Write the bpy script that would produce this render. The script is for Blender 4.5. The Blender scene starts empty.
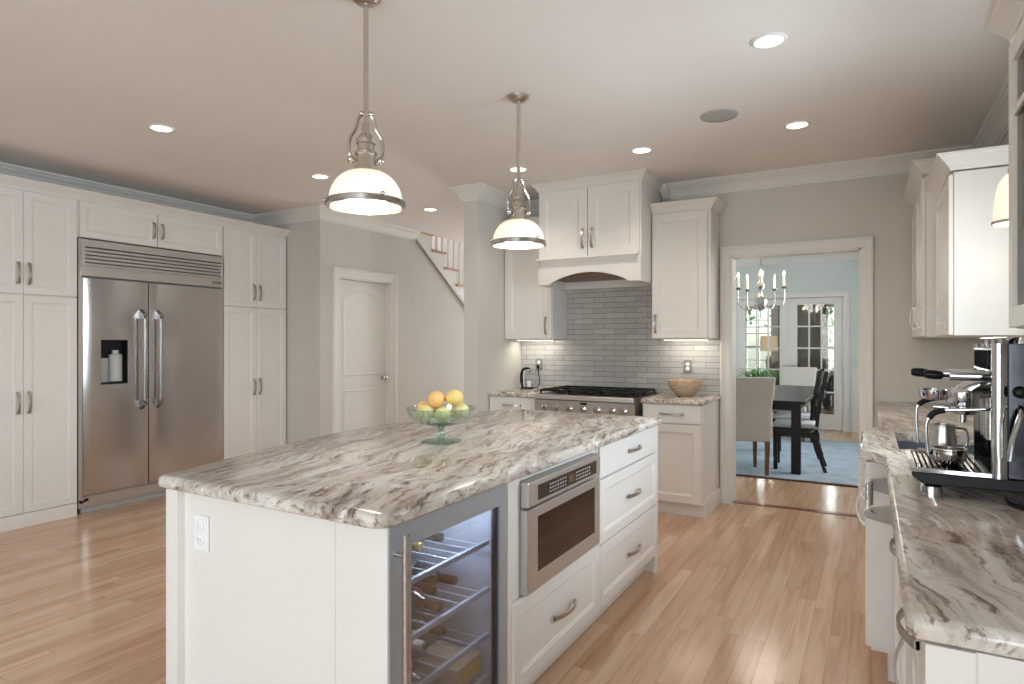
import bpy, bmesh, math, random
from mathutils import Vector, Matrix
from mathutils.geometry import tessellate_polygon
random.seed(7)
S = bpy.context.scene
COL = S.collection
PI = math.pi

# ------------------------------------------------------------------ camera, world, light
FPX = 632.0
cam_d = bpy.data.cameras.new('camera')
cam_d.sensor_width = 36.0
cam_d.lens = 36.0 * FPX / 1024.0
cam_d.shift_y = 0.0015
cam_d.clip_start = 0.02
cam = bpy.data.objects.new('camera', cam_d)
COL.objects.link(cam)
cam.location = (0, 0, 1.35)
YAW = math.atan2(359, 632)
cam.rotation_euler = (PI / 2, 0, YAW)
S.camera = cam

W = bpy.data.worlds.new('sky'); S.world = W
W.use_nodes = True
wn = W.node_tree.nodes; wl = W.node_tree.links
bg = wn['Background']
sky = wn.new('ShaderNodeTexSky'); sky.sky_type = 'NISHITA'
sky.sun_disc = False; sky.sun_elevation = math.radians(48); sky.sun_rotation = math.radians(200)
wl.new(sky.outputs[0], bg.inputs[0]); bg.inputs[1].default_value = 0.32

S.view_settings.view_transform = 'Standard'
S.view_settings.look = 'None'
S.view_settings.gamma = 1.0
S.view_settings.exposure = 0.04
S.view_settings.use_curve_mapping = False
try:
    S.cycles.use_denoising = True
    S.cycles.max_bounces = 10
    S.cycles.diffuse_bounces = 5
    S.cycles.glossy_bounces = 5
    S.cycles.transparent_max_bounces = 12
    S.cycles.sample_clamp_indirect = 6.0
    S.cycles.caustics_reflective = False
    S.cycles.caustics_refractive = False
except Exception:
    pass

def area(name, loc, target, sx, sy, power, color):
    d = bpy.data.lights.new(name, 'AREA'); d.shape = 'RECTANGLE'
    d.size = sx; d.size_y = sy; d.energy = power; d.color = color
    o = bpy.data.objects.new(name, d); COL.objects.link(o)
    o.location = loc
    o.rotation_euler = (Vector(target) - Vector(loc)).to_track_quat('-Z', 'Y').to_euler()
    return o
DAY = (0.80, 0.90, 1.0)
# daylight lamps, several at unseen openings that were added for their light
area('daylight_sink_window', (0.84, 2.95, 1.65), (-1, 2.95, 1.6), 1.15, 1.0, 62, DAY)
area('added_daylight_patio', (-1.9, -3.1, 1.35), (-1.9, 3, 1.2), 3.4, 2.2, 78, (0.86, 0.93, 1.0))  # unseen patio opening added behind the camera to bring in daylight
area('added_daylight_dining', (0.84, 8.2, 1.5), (-2, 8.2, 1.2), 2.2, 1.5, 190, (0.95, 0.97, 1.0))  # side window out of view, put in to light the dining room
area('added_daylight_breakfast', (0.84, -1.2, 1.55), (-4, 1.0, 1.4), 1.9, 1.5, 120, DAY)  # grazing light from an added window outside the view
area('added_daylight_foyer', (-4.05, 10.6, 1.5), (-4.05, 5, 1.5), 1.2, 1.8, 190, (0.90, 0.94, 1.0))  # unseen source added at the hall end to brighten the hall
area('daylight_sun_room_left', (-2.11, 14.66, 1.3), (-2.11, 10, 1.2), 0.56, 1.6, 45, (0.95, 0.98, 1.0))
area('daylight_sun_room_right', (-0.46, 14.66, 1.3), (-0.46, 10, 1.2), 0.66, 1.6, 45, (0.95, 0.98, 1.0))
area('stairwell_fill', (-5.45, 8.2, 4.6), (-5.45, 7.6, 2), 0.8, 2.0, 45, (0.95, 0.97, 1.0))  # lamp added inside the closed stairwell; no window opens there

def pt_light(name, loc, power, color, radius=0.04, spot=None):
    d = bpy.data.lights.new(name, 'SPOT' if spot else 'POINT')
    d.energy = power; d.color = color; d.shadow_soft_size = radius
    if spot:
        d.spot_size = math.radians(spot); d.spot_blend = 0.7
    o = bpy.data.objects.new(name, d); COL.objects.link(o); o.location = loc
    return o
WARM = (1.0, 0.91, 0.81)

# ------------------------------------------------------------------ materials
def lin(c):
    r = []
    for v in c:
        v = v / 255.0
        r.append(v / 12.92 if v <= 0.04045 else ((v + 0.055) / 1.055) ** 2.4)
    return (r[0], r[1], r[2], 1.0)

class NT:
    def __init__(self, name):
        self.m = bpy.data.materials.new(name); self.m.use_nodes = True
        self.t = self.m.node_tree; self.b = self.t.nodes['Principled BSDF']
    def n(self, typ, **kw):
        x = self.t.nodes.new(typ)
        for k, v in kw.items():
            setattr(x, k, v)
        return x
    def l(self, a, b): self.t.links.new(a, b)
    def math(self, op, a, b=None):
        x = self.n('ShaderNodeMath', operation=op)
        for i, v in enumerate((a, b)):
            if v is None: continue
            if isinstance(v, (int, float)): x.inputs[i].default_value = v
            else: self.l(v, x.inputs[i])
        return x.outputs[0]
    def ramp(self, fac, stops):
        r = self.n('ShaderNodeValToRGB'); cr = r.color_ramp
        while len(cr.elements) < len(stops): cr.elements.new(0.5)
        for e, (p, c) in zip(cr.elements, stops):
            e.position = p; e.color = lin(c)
        self.l(fac, r.inputs[0]); return r.outputs[0]
    def mix(self, f, a, b, blend='MIX'):
        x = self.n('ShaderNodeMix', data_type='RGBA', blend_type=blend)
        for i, v in ((0, f), (6, a), (7, b)):
            if isinstance(v, (int, float)): x.inputs[i].default_value = v
            elif isinstance(v, tuple): x.inputs[i].default_value = v
            else: self.l(v, x.inputs[i])
        return x.outputs[2]
    def bump(self, h, strength=0.2, dist=0.01):
        x = self.n('ShaderNodeBump'); x.inputs['Strength'].default_value = strength
        x.inputs['Distance'].default_value = dist
        self.l(h, x.inputs['Height']); self.l(x.outputs[0], self.b.inputs['Normal'])

def pm(name, col, rough=0.5, metal=0.0, spec=0.5, emit=None, es=0.0, noise=0.0, nscale=30, bump=0.0, trans=0.0, ior=1.45, coat=0.0, alpha=1.0, stretch=(1, 1, 1)):
    q = NT(name); b = q.b
    b.inputs['Base Color'].default_value = lin(col)
    b.inputs['Roughness'].default_value = rough
    b.inputs['Metallic'].default_value = metal
    b.inputs['Specular IOR Level'].default_value = spec
    b.inputs['IOR'].default_value = ior
    b.inputs['Transmission Weight'].default_value = trans
    b.inputs['Coat Weight'].default_value = coat
    if emit:
        b.inputs['Emission Color'].default_value = lin(emit); b.inputs['Emission Strength'].default_value = es
    tc = q.n('ShaderNodeTexCoord'); mp = q.n('ShaderNodeMapping'); q.l(tc.outputs['Object'], mp.inputs[0])
    mp.inputs['Scale'].default_value = stretch
    nz = q.n('ShaderNodeTexNoise'); nz.inputs['Scale'].default_value = nscale
    nz.inputs['Detail'].default_value = 3
    q.l(mp.outputs[0], nz.inputs['Vector'])
    if noise:
        d = tuple(max(0, int(v * (1 - noise))) for v in col)
        e = tuple(min(255, int(v * (1 + noise))) for v in col)
        q.l(q.ramp(nz.outputs[0], [(0.3, d), (0.7, e)]), b.inputs['Base Color'])
    if bump: q.bump(nz.outputs[0], bump, 0.004)
    return q.m

M = {}
M['wall'] = pm('wall_paint', (210, 206, 200), 0.75, spec=0.25, noise=0.008, nscale=3, bump=0.02)
M['ceiling'] = pm('ceiling_paint', (236, 231, 228), 0.85, spec=0.2, noise=0.008, nscale=2)
M['blue_wall'] = pm('pale_blue_paint', (212, 218, 216), 0.7, spec=0.25, noise=0.01, nscale=3)
M['grey_wall'] = pm('taupe_paint', (158, 150, 142), 0.7, spec=0.25, noise=0.01, nscale=3)
M['trim'] = pm('white_trim_paint', (226, 224, 220), 0.4, noise=0.006, nscale=6)
M['cab'] = pm('cabinet_paint', (226, 222, 217), 0.38, noise=0.006, nscale=5)
M['cabin'] = pm('cabinet_inside', (60, 55, 50), 0.7, noise=0.05)
M['plate'] = pm('pewter_plate', (132, 136, 130), 0.4, 0.3, noise=0.03)
M['nickel'] = pm('brushed_nickel', (190, 186, 180), 0.28, 1.0, noise=0.05, nscale=80)
M['polished_nickel'] = pm('polished_nickel', (206, 201, 193), 0.14, 1.0, noise=0.02, nscale=40)
M['chrome'] = pm('polished_chrome', (205, 206, 208), 0.09, 1.0, noise=0.01, nscale=40)
M['smoked'] = pm('smoked_polished_steel', (66, 66, 70), 0.14, 1.0, noise=0.05, nscale=20)
M['black_metal'] = pm('black_iron', (18, 18, 19), 0.45, 0.2, noise=0.2, nscale=60, bump=0.05)
M['black_plastic'] = pm('black_plastic', (9, 9, 10), 0.4, spec=0.3, noise=0.1)
M['dark_glass'] = pm('dark_display_glass', (34, 22, 16), 0.07, spec=0.8, noise=0.05)
M['white_plastic'] = pm('white_plastic', (235, 235, 236), 0.35, noise=0.01)
M['grey_plastic'] = pm('grey_plastic', (176, 176, 173), 0.4, noise=0.02)
M['lamp_lens'] = pm('lit_lamp_lens', (255, 250, 240), 0.5, emit=(255, 238, 214), es=6.0)
M['flame'] = pm('lit_candle_bulb', (255, 240, 210), 0.4, emit=(255, 222, 170), es=45.0)
M['candle'] = pm('candle_sleeve', (238, 226, 204), 0.5, emit=(255, 214, 160), es=0.25)
M['tread'] = pm('oak_tread', (176, 132, 96), 0.35, noise=0.12, nscale=9, stretch=(1, 8, 8))
M['dark_wood'] = pm('dark_stained_wood', (22, 18, 19), 0.3, spec=0.25, noise=0.3, nscale=14, stretch=(6, 1, 1), bump=0.03)
M['leg_wood'] = pm('brown_leg_wood', (112, 78, 58), 0.4, noise=0.12, nscale=14, stretch=(5, 5, 1))
M['bowl_wood'] = pm('pale_turned_wood', (196, 172, 146), 0.45, noise=0.10, nscale=26, stretch=(1, 1, 3))
M['linen'] = pm('beige_linen', (186, 180, 174), 0.9, spec=0.2, noise=0.05, nscale=160, bump=0.15)
M['seat_fabric'] = pm('pale_seat_fabric', (196, 196, 198), 0.85, spec=0.2, noise=0.04, nscale=120, bump=0.1)
M['leaf'] = pm('fern_leaf', (70, 118, 58), 0.5, noise=0.3, nscale=20)
M['pot'] = pm('pot_glaze', (120, 112, 100), 0.5, noise=0.06)
M['lemon'] = pm('lemon_peel', (232, 202, 122), 0.42, noise=0.07, nscale=18, bump=0.12)
M['peach'] = pm('orange_peel', (232, 184, 118), 0.5, noise=0.07, nscale=14, bump=0.10)
M['lime'] = pm('green_yellow_peel', (220, 210, 150), 0.45, noise=0.10, nscale=14, bump=0.10)
M['bottle'] = pm('amber_bottle_glass', (52, 24, 12), 0.08, spec=0.7, noise=0.2, nscale=5)
M['foil'] = pm('brown_foil', (78, 40, 26), 0.3, 0.4, noise=0.1)
M['black_foil'] = pm('black_foil', (26, 20, 18), 0.3, 0.3, noise=0.1)
M['gold'] = pm('brass_foil', (190, 160, 90), 0.3, 0.8, noise=0.1)
M['label'] = pm('paper_label', (214, 206, 196), 0.6, noise=0.05, nscale=40)
M['red'] = pm('red_print', (150, 40, 44), 0.6, noise=0.05)
M['yellow'] = pm('yellow_print', (206, 178, 62), 0.6, noise=0.08, nscale=60)
M['box_wood'] = pm('pale_box_wood', (186, 164, 134), 0.6, noise=0.08, nscale=30, stretch=(1, 6, 6))
M['liner'] = pm('cooler_liner', (176, 182, 194), 0.4, noise=0.03)
M['liner_dark'] = pm('cooler_gasket', (44, 34, 30), 0.5, noise=0.1)
M['lampshade'] = pm('linen_lampshade', (226, 208, 180), 0.8, emit=(255, 214, 168), es=0.35, noise=0.03)
M['brass'] = pm('aged_brass', (140, 124, 92), 0.3, 0.9, noise=0.1)
M['wicker'] = pm('brown_wicker', (128, 96, 72), 0.7, noise=0.2, nscale=60, bump=0.2)
M['slate'] = pm('grey_upholstery', (96, 98, 106), 0.85, noise=0.06, nscale=80)
M['hedge'] = pm('garden_foliage', (116, 160, 96), 0.8, noise=0.35, nscale=3.0, bump=0.3)
M['lawn'] = pm('lawn_green', (112, 140, 84), 0.9, noise=0.15, nscale=2.0)
M['bark'] = pm('tree_bark', (96, 84, 72), 0.9, noise=0.2, nscale=8)
M['curtain'] = pm('taupe_curtain', (150, 138, 126), 0.9, noise=0.04, nscale=8, stretch=(30, 30, 1), bump=0.2)
M['dark_gap'] = pm('shadow_gap', (30, 26, 24), 0.8, noise=0.1)

def opal():
    q = NT('opal_glass_shade'); b = q.b
    b.inputs['Base Color'].default_value = lin((252, 246, 234)); b.inputs['Roughness'].default_value = 0.15
    tc = q.n('ShaderNodeTexCoord'); nz = q.n('ShaderNodeTexNoise'); nz.inputs['Scale'].default_value = 3
    q.l(tc.outputs['Object'], nz.inputs['Vector'])
    q.l(q.ramp(nz.outputs[0], [(0.3, (255, 232, 200)), (0.7, (255, 240, 214))]), b.inputs['Emission Color'])
    b.inputs['Emission Strength'].default_value = 0.5
    return q.m
M['opal'] = opal()

def steel(name, col, rough, axis, scale=260, dip=0.0, metal=0.8):
    q = NT(name); b = q.b
    b.inputs['Metallic'].default_value = metal
    tc = q.n('ShaderNodeTexCoord'); mp = q.n('ShaderNodeMapping'); q.l(tc.outputs['Object'], mp.inputs[0])
    mp.inputs['Scale'].default_value = tuple(0.02 if i == axis else 1.0 for i in range(3))
    nz = q.n('ShaderNodeTexNoise'); nz.inputs['Scale'].default_value = scale; nz.inputs['Detail'].default_value = 2
    q.l(mp.outputs[0], nz.inputs['Vector'])
    c1 = tuple(int(v * 0.985) for v in col)
    q.l(q.ramp(nz.outputs[0], [(0.3, c1), (0.7, col)]), b.inputs['Base Color'])
    r = q.n('ShaderNodeMapRange'); q.l(nz.outputs[0], r.inputs[0])
    r.inputs[3].default_value = rough * 0.94; r.inputs[4].default_value = rough * 1.06
    q.l(r.outputs[0], b.inputs['Roughness'])
    if dip:
        n2 = q.n('ShaderNodeTexNoise'); n2.inputs['Scale'].default_value = 2.2
        n2.inputs['Detail'].default_value = 0
        q.l(tc.outputs['Object'], n2.inputs['Vector'])
        q.bump(n2.outputs[0], dip, 0.03)
    return q.m
M['steel'] = steel('brushed_stainless', (204, 201, 198), 0.34, 1, metal=0.85)
M['fridge_steel'] = steel('fridge_stainless', (204, 202, 202), 0.2, 1, dip=0.3, metal=1.0)
M['cooler_steel'] = steel('cooler_door_stainless', (182, 190, 202), 0.34, 1, metal=0.6)
M['shelf_metal'] = pm('coated_shelf_wire', (196, 206, 218), 0.3, 0.3, noise=0.02)
M['steel_x'] = steel('range_stainless', (188, 184, 180), 0.32, 0)
M['handle_steel'] = steel('handle_stainless', (146, 142, 138), 0.26, 2, metal=1.0)
M['steel_dark'] = steel('sink_stainless', (150, 156, 166), 0.3, 1)

def glass(name, tint=(1, 1, 1, 1), refl=0.9, base=0.03):
    m = bpy.data.materials.new(name); m.use_nodes = True
    t = m.node_tree; t.nodes.clear()
    out = t.nodes.new('ShaderNodeOutputMaterial'); mx = t.nodes.new('ShaderNodeMixShader')
    tr = t.nodes.new('ShaderNodeBsdfTransparent'); tr.inputs[0].default_value = tint
    gl = t.nodes.new('ShaderNodeBsdfGlossy'); gl.inputs['Roughness'].default_value = 0.02
    lw = t.nodes.new('ShaderNodeLayerWeight'); lw.inputs[0].default_value = 0.35
    mr = t.nodes.new('ShaderNodeMapRange'); mr.inputs[3].default_value = base; mr.inputs[4].default_value = refl
    t.links.new(lw.outputs['Fresnel'], mr.inputs[0]); t.links.new(mr.outputs[0], mx.inputs[0])
    t.links.new(tr.outputs[0], mx.inputs[1]); t.links.new(gl.outputs[0], mx.inputs[2])
    t.links.new(mx.outputs[0], out.inputs[0])
    return m
M['pane'] = glass('window_glass', (0.97, 0.99, 0.98, 1), 0.8, 0.03)
M['cooler_glass'] = glass('cooler_door_glass', (0.88, 0.90, 0.94, 1), 0.45, 0.04)
M['bowl_glass'] = glass('green_recycled_glass', (0.82, 0.935, 0.90, 1), 0.5, 0.07)
M['cab_glass'] = glass('cabinet_door_glass', (0.8, 0.8, 0.78, 1), 0.7, 0.08)

def granite():
    q = NT('streaked_granite'); b = q.b
    g = q.n('ShaderNodeNewGeometry')
    mp = q.n('ShaderNodeMapping'); q.l(g.outputs['Position'], mp.inputs[0])
    mp.inputs['Rotation'].default_value = (0, 0, math.radians(-14))
    w = q.n('ShaderNodeTexNoise'); w.inputs['Scale'].default_value = 2.3; w.inputs['Detail'].default_value = 5
    q.l(mp.outputs[0], w.inputs['Vector'])
    sub = q.n('ShaderNodeVectorMath', operation='SUBTRACT'); q.l(w.outputs['Color'], sub.inputs[0]); sub.inputs[1].default_value = (0.5, 0.5, 0.5)
    scl = q.n('ShaderNodeVectorMath', operation='SCALE'); q.l(sub.outputs[0], scl.inputs[0]); scl.inputs['Scale'].default_value = 0.22
    add = q.n('ShaderNodeVectorMath', operation='ADD'); q.l(mp.outputs[0], add.inputs[0]); q.l(scl.outputs[0], add.inputs[1])
    def streak(sx, sy, detail, rough, off):
        m2 = q.n('ShaderNodeMapping'); q.l(add.outputs[0], m2.inputs[0])
        m2.inputs['Scale'].default_value = (sx, sy, sx); m2.inputs['Location'].default_value = (off, off * 2, 0)
        n = q.n('ShaderNodeTexNoise'); n.inputs['Scale'].default_value = 1; n.inputs['Detail'].default_value = detail
        n.inputs['Roughness'].default_value = rough
        q.l(m2.outputs[0], n.inputs['Vector']); return n.outputs[0]
    base = q.ramp(streak(19, 1.5, 9, 0.66, 0), [(0.28, (128, 116, 108)), (0.40, (172, 161, 152)), (0.47, (200, 192, 184)), (0.56, (216, 210, 202)), (0.70, (228, 224, 219))])
    veins = q.ramp(streak(42, 2.6, 9, 0.66, 5), [(0.34, (104, 88, 76)), (0.41, (182, 170, 160)), (0.47, (255, 255, 255))])
    patch = q.ramp(streak(3.6, 0.8, 5, 0.6, 11), [(0.42, (255, 255, 255)), (0.62, (214, 198, 182))])
    white = q.ramp(streak(24, 1.7, 7, 0.6, 23), [(0.59, (0, 0, 0)), (0.68, (255, 255, 255))])
    c = q.mix(0.85, base, veins, 'MULTIPLY')
    c = q.mix(0.7, c, patch, 'MULTIPLY')
    c = q.mix(white, c, lin((230, 230, 228)))
    q.l(c, b.inputs['Base Color'])
    b.inputs['Roughness'].default_value = 0.14; b.inputs['Specular IOR Level'].default_value = 0.4
    return q.m
M['granite'] = granite()

def wood_floor():
    q = NT('oak_strip_floor'); b = q.b
    g = q.n('ShaderNodeNewGeometry'); sp = q.n('ShaderNodeSeparateXYZ'); q.l(g.outputs['Position'], sp.inputs[0])
    x, y = sp.outputs[0], sp.outputs[1]
    RW, PL = 0.083, 0.95
    rx = q.math('DIVIDE', x, RW); row = q.math('FLOOR', rx)
    wn1 = q.n('ShaderNodeTexWhiteNoise', noise_dimensions='1D'); q.l(row, wn1.inputs['W'])
    ry = q.math('ADD', q.math('DIVIDE', y, PL), q.math('MULTIPLY', wn1.outputs['Value'], 7.3))
    pk = q.math('FLOOR', ry)
    cb = q.n('ShaderNodeCombineXYZ'); q.l(row, cb.inputs[0]); q.l(pk, cb.inputs[1])
    wn2 = q.n('ShaderNodeTexWhiteNoise', noise_dimensions='3D'); q.l(cb.outputs[0], wn2.inputs['Vector'])
    tone = q.ramp(wn2.outputs['Value'], [(0.0, (194, 156, 124)), (0.3, (204, 168, 138)), (0.7, (209, 175, 146)), (1.0, (216, 185, 157))])
    # grain
    off = q.n('ShaderNodeVectorMath', operation='SCALE'); q.l(wn2.outputs['Color'], off.inputs[0]); off.inputs['Scale'].default_value = 20
    pos = q.n('ShaderNodeVectorMath', operation='ADD'); q.l(g.outputs['Position'], pos.inputs[0]); q.l(off.outputs[0], pos.inputs[1])
    mp = q.n('ShaderNodeMapping'); q.l(pos.outputs[0], mp.inputs[0]); mp.inputs['Scale'].default_value = (26, 1.6, 1)
    nz = q.n('ShaderNodeTexNoise'); nz.inputs['Scale'].default_value = 1; nz.inputs['Detail'].default_value = 6; nz.inputs['Distortion'].default_value = 0.6
    q.l(mp.outputs[0], nz.inputs['Vector'])
    gr = q.ramp(nz.outputs[0], [(0.3, (222, 206, 192)), (0.55, (255, 255, 255))])
    c = q.mix(0.8, tone, gr, 'MULTIPLY')
    fx = q.math('FRACT', rx); fy = q.math('FRACT', ry)
    ex = q.math('MINIMUM', fx, q.math('SUBTRACT', 1.0, fx)); ey = q.math('MULTIPLY', q.math('MINIMUM', fy, q.math('SUBTRACT', 1.0, fy)), PL / RW)
    e = q.math('MINIMUM', ex, ey)
    gap = q.math('LESS_THAN', e, 0.012)
    c = q.mix(q.math('MULTIPLY', gap, 0.55), c, lin((110, 74, 50)))
    q.l(c, b.inputs['Base Color'])
    b.inputs['Roughness'].default_value = 0.17; b.inputs['Specular IOR Level'].default_value = 0.5
    q.bump(q.math('MULTIPLY', gap, -1.0), 0.15, 0.002)
    return q.m
M['floor'] = wood_floor()

def tiles():
    q = NT('glazed_brick_tile'); b = q.b
    g = q.n('ShaderNodeNewGeometry'); sp = q.n('ShaderNodeSeparateXYZ'); q.l(g.outputs['Position'], sp.inputs[0])
    cb = q.n('ShaderNodeCombineXYZ'); q.l(sp.outputs[0], cb.inputs[0]); q.l(sp.outputs[2], cb.inputs[1])
    br = q.n('ShaderNodeTexBrick'); q.l(cb.outputs[0], br.inputs['Vector'])
    br.inputs['Scale'].default_value = 1.0; br.inputs['Brick Width'].default_value = 0.206; br.inputs['Row Height'].default_value = 0.0495
    br.inputs['Mortar Size'].default_value = 0.0022; br.inputs['Mortar Smooth'].default_value = 0.2
    br.inputs['Color1'].default_value = lin((170, 169, 166)); br.inputs['Color2'].default_value = lin((184, 183, 180))
    br.inputs['Mortar'].default_value = lin((118, 116, 112))
    q.l(br.outputs['Color'], b.inputs['Base Color']); b.inputs['Roughness'].default_value = 0.16
    inv = q.math('SUBTRACT', 1.0, br.outputs['Fac'])
    q.bump(inv, 0.4, 0.002)
    return q.m
M['tile'] = tiles()

def rug_mat():
    q = NT('faded_blue_rug'); b = q.b
    g = q.n('ShaderNodeNewGeometry'); mp = q.n('ShaderNodeMapping'); q.l(g.outputs['Position'], mp.inputs[0]); mp.inputs['Scale'].default_value = (3, 9, 1)
    n = q.n('ShaderNodeTexNoise'); n.inputs['Scale'].default_value = 1.6; n.inputs['Detail'].default_value = 8; n.inputs['Roughness'].default_value = 0.7
    q.l(mp.outputs[0], n.inputs['Vector'])
    q.l(q.ramp(n.outputs[0], [(0.3, (122, 146, 168)), (0.5, (170, 187, 200)), (0.7, (206, 213, 216))]), b.inputs['Base Color'])
    b.inputs['Roughness'].default_value = 0.95
    q.bump(n.outputs[0], 0.3, 0.004)
    return q.m
M['rug'] = rug_mat()
M['rug_edge'] = pm('dark_rug_border', (74, 46, 40), 0.9, noise=0.15, nscale=60)
M['threshold'] = pm('mahogany_strip', (120, 78, 58), 0.3, noise=0.12, nscale=20, stretch=(1, 8, 8))

# ------------------------------------------------------------------ mesh helpers
def tag(o, label=None, cat=None, group=None, kind=None):
    if label: o['label'] = label
    if cat: o['category'] = cat
    if group: o['group'] = group
    if kind: o['kind'] = kind
    return o

def thing(name, label, cat, loc=(0, 0, 0), rotz=0, group=None):
    o = bpy.data.objects.new(name, None); COL.objects.link(o)
    o.location = loc; o.rotation_euler = (0, 0, rotz); o.empty_display_size = 0.1
    return tag(o, label, cat, group)

def root_of(o):
    while o.parent: o = o.parent
    return o

def smooth_path(pts, n=8):
    P = [Vector(p) for p in pts]; out = []
    for i in range(len(P) - 1):
        p0 = P[max(0, i - 1)]; p1 = P[i]; p2 = P[i + 1]; p3 = P[min(len(P) - 1, i + 2)]
        for k in range(n):
            t = k / n
            out.append(0.5 * ((2 * p1) + (-p0 + p2) * t + (2 * p0 - 5 * p1 + 4 * p2 - p3) * t * t + (-p0 + 3 * p1 - 3 * p2 + p3) * t ** 3))
    out.append(P[-1]); return out

def offset_poly(pts, d):
    """inset (d>0) of a CCW polygon, mitred"""
    n = len(pts); out = []
    for i in range(n):
        p = Vector(pts[i]); a = (p - Vector(pts[i - 1])).normalized(); b = (Vector(pts[(i + 1) % n]) - p).normalized()
        na = Vector((-a.y, a.x)); nb = Vector((-b.y, b.x)); m = na + nb
        m = m / max(0.35, m.dot(na)) if m.length > 1e-6 else na
        out.append(p + m * d)
    return out

class MB:
    def __init__(self, mat4=None):
        self.bm = bmesh.new(); self.M = mat4 or Matrix()
    def v(self, p): return self.bm.verts.new(self.M @ Vector(p))
    def face(self, vs):
        try: return self.bm.faces.new(vs)
        except ValueError: return None
    def box(self, x0, x1, y0, y1, z0, z1):
        if x0 > x1: x0, x1 = x1, x0
        if y0 > y1: y0, y1 = y1, y0
        if z0 > z1: z0, z1 = z1, z0
        c = [self.v((x, y, z)) for z in (z0, z1) for x, y in ((x0, y0), (x1, y0), (x1, y1), (x0, y1))]
        for f in ((0, 3, 2, 1), (4, 5, 6, 7), (0, 1, 5, 4), (1, 2, 6, 5), (2, 3, 7, 6), (3, 0, 4, 7)):
            self.face([c[i] for i in f])
        return self
    def loops(self, rings, cap0=True, cap1=True, closed=True):
        R = [[self.v(p) for p in r] for r in rings]
        for a, b in zip(R, R[1:]):
            n = len(a)
            for i in range(n if closed else n - 1):
                j = (i + 1) % n
                self.face([a[i], a[j], b[j], b[i]])
        if cap0: self.face(list(reversed(R[0])))
        if cap1: self.face(R[-1])
        return self
    def prism(self, poly, z0, z1, mp=lambda a, b, c: (a, b, c)):
        self.loops([[mp(a, b, z0) for a, b in poly], [mp(a, b, z1) for a, b in poly]])
        return self
    def lathe(self, prof, c=(0, 0, 0), axis='z', n=32, cap0=True, cap1=True):
        rings = []
        for r, h in prof:
            ring = []
            for k in range(n):
                t = 2 * PI * k / n; a, b = max(r, 1e-5) * math.cos(t), max(r, 1e-5) * math.sin(t)
                if axis == 'z': p = (c[0] + a, c[1] + b, c[2] + h)
                elif axis == 'x': p = (c[0] + h, c[1] + a, c[2] + b)
                else: p = (c[0] + b, c[1] + h, c[2] + a)
                ring.append(p)
            rings.append(ring)
        return self.loops(rings, cap0, cap1)
    def tube(self, pts, r, n=10, r2=None, flat=1.0, up=None):
        P = [Vector(p) for p in pts]; rings = []
        up0 = Vector(up) if up else None
        prev = None
        for i, p in enumerate(P):
            t = (P[min(i + 1, len(P) - 1)] - P[max(i - 1, 0)])
            t.normalize()
            if up0 is not None: u = up0 - t * up0.dot(t)
            elif prev is None:
                ref = Vector((0, 0, 1)) if abs(t.z) < 0.9 else Vector((1, 0, 0)); u = ref - t * ref.dot(t)
            else: u = prev - t * prev.dot(t)
            if u.length < 1e-6: u = Vector((1, 0, 0))
            u.normalize(); prev = u; w = t.cross(u)
            k = i / max(1, len(P) - 1)
            rr = r if r2 is None else r + (r2 - r) * k
            if callable(r): rr = r(k)
            rings.append([p + u * (math.cos(2 * PI * j / n) * rr * flat) + w * (math.sin(2 * PI * j / n) * rr) for j in range(n)])
        return self.loops(rings)
    def sphere(self, c, rx, ry=None, rz=None, n=16):
        ry = ry or rx; rz = rz or rx
        rings = []
        for i in range(1, n):
            t = PI * i / n
            rings.append([(c[0] + rx * math.sin(t) * math.cos(2 * PI * k / (n * 2)), c[1] + ry * math.sin(t) * math.sin(2 * PI * k / (n * 2)), c[2] - rz * math.cos(t)) for k in range(n * 2)])
        return self.loops(rings)
    def sweep(self, path, prof, mp, closed=False):
        """path: 2D points; prof: (outward offset, height); offset to the right of travel"""
        n = len(path); P = [Vector(p) for p in path]; rings = []
        for i in range(n):
            if closed or 0 < i < n - 1:
                a = (P[i] - P[i - 1]).normalized(); b = (P[(i + 1) % n] - P[i]).normalized()
            elif i == 0: a = b = (P[1] - P[0]).normalized()
            else: a = b = (P[-1] - P[-2]).normalized()
            na = Vector((a.y, -a.x)); nb = Vector((b.y, -b.x)); m = na + nb
            m = m / max(0.2, m.dot(na))
            rings.append([mp(P[i].x + m.x * o, P[i].y + m.y * o, h) for o, h in prof])
        R = [[self.v(p) for p in r] for r in rings]
        k = len(prof)
        for i in range(n if closed else n - 1):
            a, b = R[i], R[(i + 1) % n]
            for j in range(k):
                self.face([a[j], a[(j + 1) % k], b[(j + 1) % k], b[j]])
        if not closed:
            self.face(list(reversed(R[0]))); self.face(R[-1])
        return self
    def build(self, name, mat, parent=None, bevel=0.0, smooth=False, seg=2, angle=35):
        bm = self.bm
        if parent is not None:      # geometry is given in world space: bring it into the thing's space
            r = root_of(parent)
            mw = Matrix.Translation(r.location) @ r.rotation_euler.to_matrix().to_4x4()
            if not getattr(self, 'local', False):
                bm.transform(mw.inverted())
        bmesh.ops.remove_doubles(bm, verts=bm.verts, dist=1e-6)
        bmesh.ops.recalc_face_normals(bm, faces=bm.faces)
        me = bpy.data.meshes.new(name); bm.to_mesh(me); bm.free()
        if smooth:
            me.polygons.foreach_set('use_smooth', [True] * len(me.polygons))
            me.set_sharp_from_angle(angle=math.radians(angle))
        me.materials.append(M[mat])
        o = bpy.data.objects.new(name, me); COL.objects.link(o)
        if parent is not None: o.parent = parent
        if bevel:
            b = o.modifiers.new('bevel', 'BEVEL'); b.width = bevel; b.segments = seg; b.limit_method = 'ANGLE'; b.angle_limit = math.radians(40)
        return o

def LMB(mat4=None):
    m = MB(mat4); m.local = True; return m

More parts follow.
